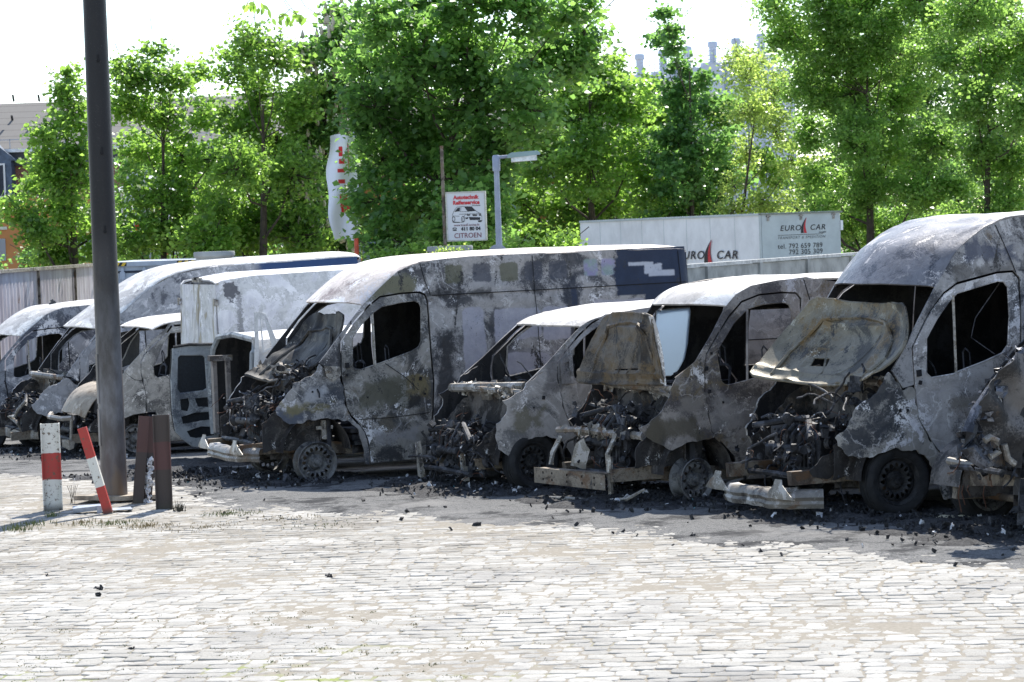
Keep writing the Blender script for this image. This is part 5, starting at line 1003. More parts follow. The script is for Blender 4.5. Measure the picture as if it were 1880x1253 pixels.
# concrete yard wall on the right
CONC = plain('weathered_concrete_wall', (.30, .31, .30), .9, 0, .35, 1.6, .3)
A0, A1 = Vector((1.2, 46, 0)), Vector((12.5, 70.1, 0)); L = (A1-A0).length; e = empty('yard_wall', (A0.x, A0.y, GZ), math.atan2(24.1, 11.3)); tag(e, 'grey concrete yard wall with posts and pale coping, in front of the lettered trailer', 'wall')
m = M(); m.box((L/2, 0, 1.32), (L, .1, 2.64)); m.obj('wall_panel', CONC, e)
m = M(); x = 0; i = 0
while x < L: m = M(); m.box((x, -.02, 1.32), (.16, .16, 2.66)); m.obj('wall_post', CONC, e); x += 2.9
m = M(); m.box((L/2, 0, 2.685), (L, .17, .06)); m.obj('coping', plain('pale_coping', (.48, .48, .46), .8), e)
# corrugated wall on the left
k = NK('corrugated_sheet'); X, Y, Z = k.xyz(k.tc); c = k.mix(k.step(k.noise(k.sc_(k.tc, (1.5, 1, .3)), 2, 6, .65), .4, .62), (.42, .38, .42), (.60, .57, .62)); c = k.mix(k.step(k.noise(k.sc_(k.tc, (1, 1, .8)), 2.6, 7, .7), .62, .7), c, (.25, .15, .11)); CORR = k.out(c, .6)
P0, P1 = Vector((-12.0, 50, 0)), Vector((-11.45, 76, 0)); L = (P1-P0).length; e = empty('corrugated_wall', (P0.x, P0.y, GZ), math.atan2(P1.y-P0.y, P1.x-P0.x)); tag(e, 'long pale corrugated metal wall with rust stains at the far left behind the vans', 'wall')
m = M(); n = 260; vs = []; 
for i in range(n+1):
    x = L*i/n; y = .014*(1 if (i//2) % 2 else -1); vs += [(x, y, 0), (x, y, 2.88)]
m.add(vs, [(2*i, 2*i+2, 2*i+3, 2*i+1) for i in range(n)]); m.thicken(.01); m.obj('sheeting', CORR, e, 0) if False else m.obj('sheeting', CORR, e)
m = M(); m.box((L/2, 0, 2.92), (L, .14, .08)); m.obj('top_rail', HINGE, e)
for x in (0, 4, 8, 12, 17, 22): m = M(); m.box((x, -.06, 1.44), (.08, .06, 2.88)); m.obj('post', RAIL, e)
# container
c0 = PX(176, 482, 60); c1 = PX(397, 470, 60); W_ = c1.x-c0.x; e = empty('shipping_container', (c0.x, 60, GZ)); tag(e, 'pale blue-grey container with locking bars and yellow-black stripes along its top edge', 'container')
H_ = 3.06; CB = plain('pale_blue_container_paint', (.36, .40, .46), .5, 0, .25, 2); DK = plain('dark_gap', (.03, .035, .05), .8)
m = M(); m.box((W_/2, 3, H_/2), (W_, 6, H_)); m.obj('body', CB, e)
m = M(); m.box((W_/2, -.03, H_-.05), (W_+.04, .08, .1)); m.obj('door_header', CB, e)
m = M(); m.box((W_-.08, -.05, H_/2-.05), (.14, .1, H_-.08)); m.obj('corner_post', RAIL, e)
m = M(); m.box((W_/2, -.006, H_-.22), (W_-.3, .02, .05)); m.box((W_*.5, -.006, H_/2), (.05, .02, H_-.3)); m.obj('door_gap', DK, e)
for fx in (.22, .40, .62, .80):
    m = M(); m.tube([(W_*fx, -.06, .3), (W_*fx, -.06, H_-.12)], .022, 8); m.box((W_*fx, -.06, H_-.30), (.11, .05, .16)); m.box((W_*fx, -.05, H_-.18), (.07, .05, .08)); m.obj('locking_bar', CB, e)
YEL = plain('warning_yellow', (.65, .42, .03), .5, 0, .15); BLK = plain('warning_black', (.015, .015, .015), .5, 0, .1)
for x0 in (.02, W_-.86):
    m = M(); m.box((x0+.33, -.075, H_-.05), (.66, .01, .085), mi=1)
    for q in range(5): a = x0+q*.135; m.add([(a, -.083, H_-.09), (a+.07, -.083, H_-.09), (a+.12, -.083, H_-.01), (a+.05, -.083, H_-.01)], [(0, 1, 2, 3)], 0)
    m.obj('hazard_stripe', [YEL, BLK], e, 0)
# concrete pillar caps
for (px, py, wpx, hp, lb) in ((393, 462, 76, 0, 'round concrete pillar head between the container and the tall pale van'), (826, 452, 84, 1, 'concrete pillar head under the white car service sign')):
    Yc = 49; p = PX(px, py, Yc); r = wpx*Yc/5000/2; e = empty('concrete_pillar', (p.x, Yc, GZ)); tag(e, lb, 'pillar'); h = p.z-GZ
    m = M(); m.lathe([(.001, h), (r*.97, h), (r, h-.02), (r, h-.08), (r*.93, h-.11)], (0, 0, 0), 'z', 28); m.obj('cap', CONC, e)
    m = M(); m.lathe([(r*.88, h-.11), (r*.88, 0)], (0, 0, 0), 'z', 28); m.obj('shaft', CONC, e)
# ---- writing
def text(s, size, p, rz, mat, parent, name='lettering', bold=0, shear=0, cx='CENTER', sx=1, sp=1):
    cu = bpy.data.curves.new('t', 'FONT'); cu.body = s; cu.size = size; cu.offset = bold; cu.shear = shear; cu.align_x = cx; cu.extrude = .002; cu.space_character = sp; cu.resolution_u = 4
    t = bpy.data.objects.new('t', cu); col.objects.link(t); dg = bpy.context.evaluated_depsgraph_get(); me = bpy.data.meshes.new_from_object(t.evaluated_get(dg)); bpy.data.objects.remove(t)
    me.materials.clear(); me.materials.append(mat); o = bpy.data.objects.new(name, me); col.objects.link(o); o.parent = parent; o.location = p; o.rotation_euler = (R(90), 0, rz); o.scale = (sx, 1, 1); return o
INK = plain('black_lettering', (.02, .02, .025), .5, 0, 0); REDI = plain('red_lettering', (.55, .03, .04), .5, 0, 0); PUR = plain('faded_maroon_lettering', (.20, .06, .08), .5, 0, 0)
WSIGN = plain('sign_white_plastic', (.62, .62, .63), .4, 0, .05, 2, 0)
# service sign on its post
Ys = 50; px = PX(814, 268, Ys); pb = PX(817, 450, Ys); e = empty('sign_post', (pb.x, Ys, GZ)); tag(e, 'thin rusty square post beside the white car service sign', 'post')
e.rotation_euler = (0, R(0), 0); m = M(); h = px.z-GZ; m.box((0, 0, h/2), (.06, .06, h)); m.obj('post', RAIL, e)
q0 = PX(820, 443, Ys); q1 = PX(890, 352, Ys); sw = (q1.x-q0.x)-.02; sh = q1.z-q0.z+.0; e = empty('service_sign', (q0.x+.02+sw/2, Ys-.02, q0.z)); e.rotation_euler = (0, 0, R(-3)); tag(e, 'white lightbox sign with red and black car service lettering and a drawn car', 'sign')
m = M(); m.box((0, .06, sh/2), (sw, .16, sh)); m.obj('panel', WSIGN, e)
m = M()
for a in (((0, .0, sh), (sw+.02, .19, .025)), ((0, .0, 0), (sw+.02, .19, .025)), ((-sw/2, .0, sh/2), (.025, .19, sh)), ((sw/2, 0, sh/2), (.025, .19, sh))): m.box((a[0][0], .06, a[0][2]), a[1])
m.obj('frame', HINGE if False else plain('grimy_white_frame', (.5, .48, .42), .5, 0, .3), e)
ux = lambda X: (X-345)/315*.0+ (X-505)/370*sw; uz = lambda Z: (1060-Z)/475*sh
def st(s, X, Z, size, mat, **k): return text(s, size, (ux(X), -.024, uz(Z)), 0, mat, e, **k)
st('Autotechnik', 508, 652, .098, REDI, bold=.0045, sx=.93); st('Reifenservice', 510, 704, .098, REDI, bold=.0045, sx=.93)
st('Meisterbetrieb', 605, 724, .032, INK, sx=.8); st('www.knauff-tuning.de', 508, 918, .062, PUR, sx=.86)
st('411 80 04', 545, 962, .088, INK, bold=.004, sx=1.0); st('CITROEN', 516, 1034, .128, PUR, sx=.93, bold=.001)
def poly(m, pts, d=-.024, mi=0): m.add([(ux(x), d, uz(z)) for x, z in pts]+[(ux(x), d+.004, uz(z)) for x, z in pts], [tuple(range(len(pts)))]+[(i, (i+1) % len(pts), len(pts)+(i+1) % len(pts), len(pts)+i) for i in range(len(pts))], mi)
def line(m, pts, r=.0035): m.tube([(ux(x), -.024, uz(z)) for x, z in pts], r, 4)
m = M()
line(m, [(375, 800), (395, 760), (420, 730), (470, 725), (560, 730), (600, 775), (640, 800), (655, 830), (655, 870), (620, 880)]); line(m, [(375, 800), (372, 870), (400, 880)]); line(m, [(460, 730), (452, 775), (500, 778), (600, 770)])
line(m, [(440, 800), (500, 800), (650, 800)]); line(m, [(430, 880), (470, 880)]); line(m, [(500, 800), (470, 850), (480, 880)]); line(m, [(380, 815), (440, 820)])
poly(m, [(490, 730), (555, 728), (600, 770), (520, 775)]); poly(m, [(395, 775), (425, 738), (450, 735), (445, 772)]); poly(m, [(530, 830), (640, 838), (635, 862), (540, 862)]); poly(m, [(495, 835), (525, 832), (520, 850), (500, 850)])
poly(m, [(565, 805), (612, 808), (608, 824), (568, 822)]); poly(m, [(625, 808), (648, 808), (645, 822), (628, 822)]); poly(m, [(510, 803), (545, 805), (540, 818), (515, 818)]); poly(m, [(615, 868), (655, 865), (650, 884), (620, 884)]); poly(m, [(370, 872), (440, 876), (440, 884), (380, 882)])
for cx, cz, r in ((475, 850, 22), (385, 845, 18)): line(m, [(cx+r*.7*math.cos(a), cz+r*1.3*math.sin(a)) for a in np.linspace(0, 6.283, 15)], .005)
poly(m, [(370, 938), (380, 930), (400, 930), (412, 938), (412, 945), (402, 945), (400, 938), (382, 938), (380, 945), (370, 945)]); poly(m, [(378, 948), (404, 948), (412, 962), (370, 962)])
m.obj('car_drawing', INK, e, 0)
# street lamp
Yl = 53; t = PX(908, 288, Yl); bt = PX(917, 470, Yl); lh = t.z-GZ; e = empty('street_lamp', (bt.x, Yl, GZ)); tag(e, 'grey street lamp with long flat head reaching right, beside the white sign', 'street lamp')
GP_ = plain('grey_galvanised_pole', (.30, .33, .40), .45, .2, .15, 3)
m = M(); m.lathe([(.09, 0), (.085, 2), (.07, 2.2), (.052, lh-.35), (.05, lh)], (0, 0, 0), 'z', 16); m.obj('pole', GP_, e)
m = M(); m.lathe([(.075, lh-.28), (.075, lh+.0), (.05, lh+.03), (.001, lh+.03)], (0, 0, 0), 'z', 14); m.tube([(0, 0, lh-.02), (.32, 0, lh-.0)], [.035, .03], 8); m.obj('arm', GP_, e)
m = M(); hd = [(.22, .03), (.30, .075), (.80, .10), (.86, .06), (.86, .02), (.22, -.03)]; m.panel([(x, z+lh-.01) for x, z in hd], [], lambda x, z: (x, -.11, z), .1, solid=-.22 if False else .22); m.obj('lamp_head', plain('lamp_head_green_grey', (.26, .36, .36), .4, 0, .1, 3), e)
m = M(); m.box((.54, 0, lh-.055), (.5, .17, .10), Euler((0, -.06, 0)), jit=.008); m.obj('lamp_cover', plain('lamp_cover_white', (.7, .72, .72), .3), e)
m = M(); m.box((-.06, -.05, 2.95), (.07, .07, .18)); m.obj('connection_box', GP_, e)
p = PX(914, 468, 52.5); e2 = empty('round_traffic_sign', (p.x, 52.7, GZ)); tag(e2, 'grey back of a round traffic sign low behind the street lamp pole', 'sign'); m = M(); m.lathe([(.001, -.01), (.2, -.01), (.2, .01), (.001, .01)], (0, 0, p.z-GZ), n=28); m.obj('sign_plate', GP_, e2)
m = M(); m.tube([(0, .03, 0), (0, .03, p.z-GZ)], .03, 8); m.obj('post', GP_, e2)
# trailer
tr0 = PX(1395, 392, 83); tr1 = PX(1065, 410, 96); side = Vector((tr1.x-tr0.x, 13, 0)); Ls = side.length; ang = math.atan2(side.y, side.x)
e = empty('box_trailer', (tr0.x, 83, -.9), ang); tag(e, 'white box trailer with transport company lettering on side and rear, behind the yard wall', 'trailer')
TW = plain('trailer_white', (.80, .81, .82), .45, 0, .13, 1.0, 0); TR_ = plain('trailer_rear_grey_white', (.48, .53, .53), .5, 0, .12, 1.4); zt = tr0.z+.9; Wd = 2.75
m = M(); m.box((Ls/2, -Wd/2, (zt+1.1)/2), (Ls, Wd, zt-1.1)); m.obj('body', TW, e)
m = M()
for q in range(1, 8): m.box((Ls*q/8, .002, (zt+1.1)/2), (.015, .01, zt-1.15))
m.obj('panel_seam', TR_, e)['kind'] = 'stuff'
m = M(); m.box((Ls/2, 0.01, zt-.04), (Ls+.02, .05, .07)); m.box((Ls/2, -Wd, zt-.04), (Ls, .05, .07)); m.box((-.01, .01, (zt+1.1)/2), (.06, .05, zt-1.1)); m.obj('edge_trim', TR_, e)
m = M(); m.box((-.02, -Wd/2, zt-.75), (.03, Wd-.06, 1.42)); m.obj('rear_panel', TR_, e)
m = M(); m.box((-.04, -Wd/2, zt-.03), (.08, Wd+.1, .05)); m.box((-.04, -Wd/2, zt-1.46), (.08, Wd-.1, .05)); m.obj('rear_frame', plain('olive_grey_trim', (.22, .24, .20), .6), e)
m = M(); m.box((.1, -Wd/2, zt-1.56), (.2, Wd-.1, .12)); m.box((-.03, -Wd/2-.2, zt-1.50), (.05, 1.0, .04)); m.obj('tail_gap', DK, e)
for y in (-.25, -Wd/2, -Wd+.25): m = M(); m.box((-.05, y, zt-.14), (.03, .07, .2)); m.box((-.06, y, zt-.1), (.03, .14, .04)); m.obj('hinge', HINGE, e)
m = M(); m.box((-.03, -Wd-.03, zt-.45), (.06, .08, .3)); m.obj('side_lamp', TW, e)
m = M(); m.add([(Ls, -.1, zt-.05), (Ls, -Wd+.1, zt-.05), (Ls+.9, -Wd+.2, zt-1.5), (Ls+.9, -.2, zt-1.5), (Ls, -.1, zt-1.5), (Ls, -Wd+.1, zt-1.5)], [(0, 1, 2, 3), (0, 3, 4), (1, 5, 2)]); m.obj('wind_deflector', TW, e)
m = M(); m.box((Ls/2, -Wd/2, .95), (Ls, Wd-.6, .3)); m.obj('frame', SOOT, e)
for x in (1.2, 2.5, Ls-1.5):
    for y in (-.2, -Wd+.2): m = M(); m.lathe([(.001, -.15), (.45, -.15), (.5, -.1), (.5, .1), (.45, .15), (.001, .15)], (x, y, .5), n=24); m.obj('wheel', TYRE, e)
def swoosh(m, fx, fz, plane):
    def T_(pts): return [plane(a, b) for a, b in pts]
    n = 10; L1 = [( -.23+.30*(t**1.5), t) for t in np.linspace(0, 1, n)]; R1 = [(-.06+.13*(t**1.2), t) for t in np.linspace(0, 1, n)]
    # two tapering blades
    for mi, (a0, a1, b0, b1, c) in enumerate(((-.42, -.10, -.18, .30, 0), (-.02, .32, .22, .34, 0))):
        pass
    A = []; B = []
    for t in np.linspace(0, 1, 12):
        q = 1-t
        A.append((-.40+.62*t-.20*math.sin(math.pi*t)*.9, t)); B.append((-.10+.34*t-.16*math.sin(math.pi*t)*.9, t))
    C_ = [(x+.035*(1-t)+.01, t) for x, t in B]; D_ = [(x+.36*(1-t)+.03*t, t) for x, t in B]
    for mi, (P_, Q_) in enumerate(((A, B), (C_, D_))):
        vs = [plane(a*fx, b*fz) for a, b in P_]+[plane(a*fx, b*fz) for a, b in Q_]; N_ = len(P_)
        m.add(vs, [(i, i+1, N_+i+1, N_+i) for i in range(N_-1)], mi)
def logo(cx, cz, S, plane, rz, zb, parent, kx=1.0):
    def pl(a, b): return plane(cx+a, zb+.0*S+b)
    m = M(); swoosh(m, S*1.9*kx, S*2.85, pl); m.obj('emblem', [INK, REDI], parent, 0)
    for s_, x in (('EURO', -2.9*S*kx), ('CAR', 2.75*S*kx)): text(s_, S*1.42, plane(cx+x, zb+.55*S), rz, INK, parent, shear=.2, sx=1.08*kx, sp=1.15, bold=.01*S)
    text('GmbH', S*.55, plane(cx+3.7*S*kx, zb-.1*S), rz, INK, parent, shear=.3, sx=kx)
yr = lambda X: -(X-1268)/(1762-1268)*Wd; zr = lambda Z: zt-(Z-62)/(330-62)*1.45
logo_r = lambda a, z: (-.045, -a, z)
logo(-yr(1535), 0, .165, logo_r, R(-90), zr(182), e)
text('TRANSPORT & SPEDITION', .115, (-.045, yr(1515), zr(212)), R(-90), plain('grey_lettering', (.16, .17, .17), .5, 0, 0), e, shear=.25, sp=1.25)
m = M(); m.box((-.042, yr(1510), zr(190)), (.006, 1.55, .012)); m.obj('rule', INK, e)
text('tel. 792 659 789', .215, (-.045, yr(1645), zr(266)), R(-90), INK, e, cx='RIGHT', sp=1.08); text('792 305 309', .215, (-.045, yr(1645), zr(300)), R(-90), INK, e, cx='RIGHT', sp=1.08)
# side lettering: positions along the side from the photograph
def along(px):
    d = ray(px, 470); sd_ = Vector((side.x, side.y)).normalized(); o = Vector((tr0.x, 83)); # o + s*sd = t*d
    a = np.array([[sd_.x, -d[0]], [sd_.y, -d[1]]]); return float(np.linalg.solve(a, -np.array([o.x, o.y]))[0])
sx_ = along(1303); zside = PX(1303, 477, 83+sx_*side.y/Ls).z+.9; kx_ = abs(along(1310)-along(1351))/(.26*3.4)
plane_s = lambda a, z: (sx_-a, .035, z)
logo(0, 0, .26, plane_s, math.pi, zside-.12, e, kx_)
# ---- flags and posts
k = NK('banner_cloth'); X, Y, Z = k.xyz(k.tc); c = (.78, .78, .84)
for cx, cz, hx, hz, r in ((.42, -.5, .014, .32, .005), (.24, -.38, .05, .12, .02), (.26, -.62, .07, .06, .02), (.24, -.84, .09, .045, .01), (.28, -1.50, .10, .10, .02), (.33, -1.76, .13, .08, .02), (.24, -1.62, .05, .12, .01), (.24, -1.1, .08, .05, .01)): c = k.mix(rrect(k, X, Z, cx, cz, hx, hz, 0, r), c, (.62, .03, .03))
k.b.inputs['Transmission Weight'].default_value = 0; FLAG = k.out(c, .8)
def banner(px, py, Y, h, lb):
    p = PX(px, py, Y); e = empty('banner_flag', p); tag(e, lb, 'flag', 'white and red advertising flags')
    m = M().grid(lambda u, v: (.12*math.sin(v*3.1)*(-1)+.75*u*(.65+.35*math.sin(2.4*v+.5))+.03*math.sin(v*14), .07*math.sin(u*7+v*5), -h*v+.04*math.sin(u*5)), 16, 40); m.obj('cloth', FLAG, e)
    m = M(); m.tube([(.58, .1, .1), (.60, .1, p.z*-1+GZ)], .03, 8); m.obj('flag_pole', GP_, e)
banner(606, 250, 65.5, 2.5, 'white banner flag with red marks hanging left of the big maple'); banner(752, 250, 72, 2.3, 'white and red banner flag almost hidden inside the big maple')
banner(232, 320, 80, 2.2, 'white and red banner flag glimpsed through leaves right of the tall pole')
p = PX(654, 438, 62); m = M(); m.tube([(p.x, 62, GZ), (p.x, 62, p.z)], .05, 10); tag(m.obj('red_post', plain('orange_red_paint', (.6, .09, .04), .5)), 'orange-red post below the white banner flag', 'post')
p = PX(668, 445, 63); m = M(); m.box((p.x+.12, 63, (p.z+GZ)/2), (.3, .2, p.z-GZ)); m.box((p.x+.4, 63.1, (p.z+GZ)/2), (.08, .1, p.z-GZ)); tag(m.obj('grey_panel', GP_), 'pale grey panel standing right of the orange-red post', 'panel')
# ---- left building
e = empty('brick_building', (-26, 112, GZ)); tag(e, 'long building with grey tiled roof, brick upper storey and orange lower wall, at the left', 'building')
def bz(y, Y=112): return PX(100, y, Y).z-GZ
k = NK('grey_roof_tiles'); br = k.n('ShaderNodeTexBrick'); k.ln(k.tc, br.inputs[0]); br.inputs['Scale'].default_value = 1.6; v_ = k.n('ShaderNodeVectorMath', operation='MULTIPLY')
X, Y, Z = k.xyz(k.tc); rows = k.math('FRACT', k.math('MULTIPLY', Z, 3.6)); c = k.mix(k.step(rows, .0, .2), (.085, .078, .072), k.mix(k.noise(k.tc, 2.5, 6, .7), (.12, .112, .103), (.165, .157, .146))); TILE = k.out(c, .85)
k = NK('red_brick_wall'); X, Y, Z = k.xyz(k.tc); cb = k.n('ShaderNodeCombineXYZ'); k.ln(X, cb.inputs[0]); k.ln(Z, cb.inputs[1]); br = k.n('ShaderNodeTexBrick'); k.ln(cb.outputs[0], br.inputs[0]); br.inputs['Scale'].default_value = 4; br.inputs['Color1'].default_value = (.20, .075, .05, 1); br.inputs['Color2'].default_value = (.26, .11, .075, 1); br.inputs['Mortar'].default_value = (.3, .26, .22, 1); BRICK = k.out(br.outputs[0], .9)
ze, zr_, zo = bz(275), bz(178), bz(362); ORG = plain('orange_plaster', (.50, .22, .08), .9, 0, .12, .8)
m = M(); m.box((10, 4, (ze-.3+zo)/2), (46, 8, ze-.3-zo)); m.obj('upper_wall', BRICK, e)
m = M(); m.box((10, 3.9, zo/2), (46.2, 8.2, zo)); m.obj('lower_wall', ORG, e)
m = M(); m.box((10, -.15, ze-.35), (46.2, .3, .55)); m.obj('fascia', plain('dark_slate_fascia', (.05, .055, .07), .6), e)
m = M(); m.box((10, -.4, ze+.0), (46.4, .25, .14)); m.obj('gutter', plain('white_gutter', (.7, .71, .73), .4), e)
m = M(); m.add([(-13.4, -.45, ze+.05), (33.4, -.45, ze+.05), (33.4, 4, zr_), (-13.4, 4, zr_), (33.4, 8.6, ze+.05), (-13.4, 8.6, ze+.05)], [(0, 1, 2, 3), (3, 2, 4, 5)]); m.thicken(.1); r_ = m.obj('roof', TILE, e)
for px, py in ((22, 181), (69, 181), (20, 219)): q = PX(px, py, 114); m = M(); m.tube([(q.x+26, 2.4, q.z-GZ-.1), (q.x+26, 2.2, q.z-GZ+.15)], .05, 6); m.obj('roof_hook', SOOT, r_)
m = M()
for i in range(60): m.box((-13+i*.75, -.3, ze+.28), (.03, .03, .4))
m.box((10, -.3, ze+.45), (46, .03, .03)); m.obj('snow_guard', GP_, r_)
m = M(); gx = PX(-12, 300, 111).x+26; m.add([(gx-3.2, -.9, ze-.4), (gx+.9, -.9, ze-.4), (gx-1.1, -.9, ze+1.3), (gx-3.2, 3, ze-.4), (gx+.9, 3, ze-.4), (gx-1.1, 3, ze+1.3)], [(0, 1, 2), (0, 2, 5, 3), (1, 4, 5, 2)]); m.thicken(.05); m.box((gx-1.1, .3, (ze-.4+zo)/2), (3.6, 2.4, ze-.4-zo)); m.obj('dormer', plain('blue_slate_cladding', (.07, .10, .15), .6), e)
for i, x in enumerate([gx-.1]+[gx+6+4.2*j for j in range(6)]):
    m = M(); zz = (ze-.5+zo)/2; yy = -.95 if i == 0 else -.02; m.box((x, yy, zz), (1.1, .06, 1.4), mi=0); m.box((x, yy-.03, zz), (.95, .04, 1.25), mi=1); m.box((x, yy-.06, zz), (.05, .03, 1.25), mi=0); m.obj('window', [WSIGN, DK], e)
for i in range(8): x = gx-.8+i*4.4; m = M(); m.box((x, -.24, zo*.78), (2.2, .08, .12), mi=0); m.box((x, -.22, zo*.62), (2.0, .05, .9), mi=1); m.box((x, -.24, zo*.40), (2.2, .1, .2), mi=0); m.obj('window', [plain('cream_window_frame', (.6, .6, .5), .6), GLASS], e)
# tent behind trees
p = PX(256, 318, 84); m = M(); m.add([(p.x-.9, 84, p.z-.55), (p.x+.9, 84, p.z-.55), (p.x+.9, 86, p.z-.55), (p.x-.9, 86, p.z-.55), (p.x+.15, 85, p.z)], [(0, 1, 4), (1, 2, 4), (2, 3, 4), (3, 0, 4)])
for dx in (-.85, .85):
    for dy in (.05, 1.95): m.tube([(p.x+dx, 84+dy, GZ), (p.x+dx, 84+dy, p.z-.55)], .03, 6)
tag(m.obj('white_canopy', WSIGN, None, 0), 'white peaked canopy glimpsed between trees right of the tall pole', 'canopy')
# ---- silos
SIL = plain('pale_blue_grey_silo', (.52, .58, .68), .6, 0, .12, .3); e = empty('silo_plant', PX(1290, 420, 160)); e.location.z = GZ; tag(e, 'pale blue-grey industrial silos with round stacks and railings above the trees', 'silo plant')  # silos are pale blue-grey by base colour alone
tops = [(1174, 99), (1217, 92), (1261, 85), (1308, 76), (1351, 70), (1397, 62)]; ex_ = e.location.x; prev = None
for i, (px, py) in enumerate(tops):
    p = PX(px, py, 160); x = p.x-ex_; zt_ = p.z-GZ
    m = M(); m.lathe([(.01, zt_), (.24, zt_-.02), (.29, zt_-.08), (.29, zt_-.34), (.22, zt_-.38), (.22, zt_-1.3)], (x, 0, 0), 'z', 20); m.obj('stack', SIL, e)
    m = M(); m.lathe([(.01, zt_-1.1), (.72, zt_-1.25), (.74, zt_-1.4), (.74, 0)], (x, .4, 0), 'z', 24); m.obj('silo', SIL, e)
    if prev:
        m = M()
        for dz in (.55, .8, 1.05): m.tube([(prev[0], -.5, prev[1]-dz), (x, -.5, zt_-dz)], .022, 4)
        for f_ in np.linspace(0, 1, 6): xx = prev[0]+(x-prev[0])*f_; z_ = prev[1]+(zt_-prev[1])*f_; m.tube([(xx, -.5, z_-1.35), (xx, -.5, z_-.5)], .022, 4)
        m.obj('railing', SIL, e)
    prev = (x, zt_)
m = M(); m.box((1.2, 1.5, (zt_-3.5)/2), (9.0, 2, zt_-3.5)); m.box((4.6, .5, (zt_-2)/2), (1.6, 2.5, zt_-2)); m.obj('process_building', SIL, e)
m = M(); p = PX(1375, 95, 160); q = PX(1405, 62, 160); m.tube([(PX(1350, 60, 160).x-ex_, -.4, PX(1350, 58, 160).z-GZ), (q.x-ex_, -.4, PX(1395, 50, 160).z-GZ)], .02, 4); m.obj('cable', SIL, e)
# ================================================================== TREES
def leafmat(name, c, tr, tint=(.6, 1.35)):
    k = NK(name); a = k.n('ShaderNodeAttribute', attribute_name='tint').outputs['Fac']
    c1 = k.mix(a, tuple(x*tint[0] for x in c), (c[0]*tint[1]*1.15, c[1]*tint[1], c[2]*tint[1])); t1 = k.mix(a, tuple(x*tint[0] for x in tr), (tr[0]*tint[1]*1.15, tr[1]*tint[1], tr[2]*tint[1]))
    k.out(c1, .36, 0, .6); tb = k.n('ShaderNodeBsdfTranslucent'); k.ln(t1, tb.inputs[0]); mx = k.n('ShaderNodeMixShader'); mx.inputs[0].default_value = .56
    k.ln(k.b.outputs[0], mx.inputs[1]); k.ln(tb.outputs[0], mx.inputs[2]); k.ln(mx.outputs[0], k.t.nodes['Material Output'].inputs[0]); return k.mat
BARK = plain('tree_bark', (.07, .055, .042), .9, 0, .4, 8, .6)
LM = dict(m=leafmat('maple_leaf', (.075, .16, .05), (.27, .54, .11)), o=leafmat('oak_leaf', (.09, .18, .04), (.34, .62, .10)), b=leafmat('birch_leaf', (.10, .19, .055), (.38, .68, .14)), d=leafmat('dark_leaf', (.065, .15, .055), (.24, .50, .11)), y=leafmat('yellow_green_leaf', (.14, .22, .06), (.48, .70, .15)))
def leaves(C, S, n_up=.5):
    N = len(C); nv = rng.normal(0, 1, (N, 3)); nv[:, 2] = np.abs(nv[:, 2])*1.0+n_up; nv /= np.linalg.norm(nv, axis=1)[:, None]
    t = np.cross(nv, rng.normal(0, 1, (N, 3))); t /= np.linalg.norm(t, axis=1)[:, None]; b = np.cross(nv, t); s = S[:, None]
    w_ = rng.uniform(.32, .5, (N, 1))
    V = np.stack([C-t*s*.5, C+b*s*w_-t*s*.05+nv*s*.10, C+t*s*.5-nv*s*.08, C-b*s*w_-t*s*.05+nv*s*.10], 1).reshape(-1, 3); return V, np.arange(N*4).reshape(N, 4)
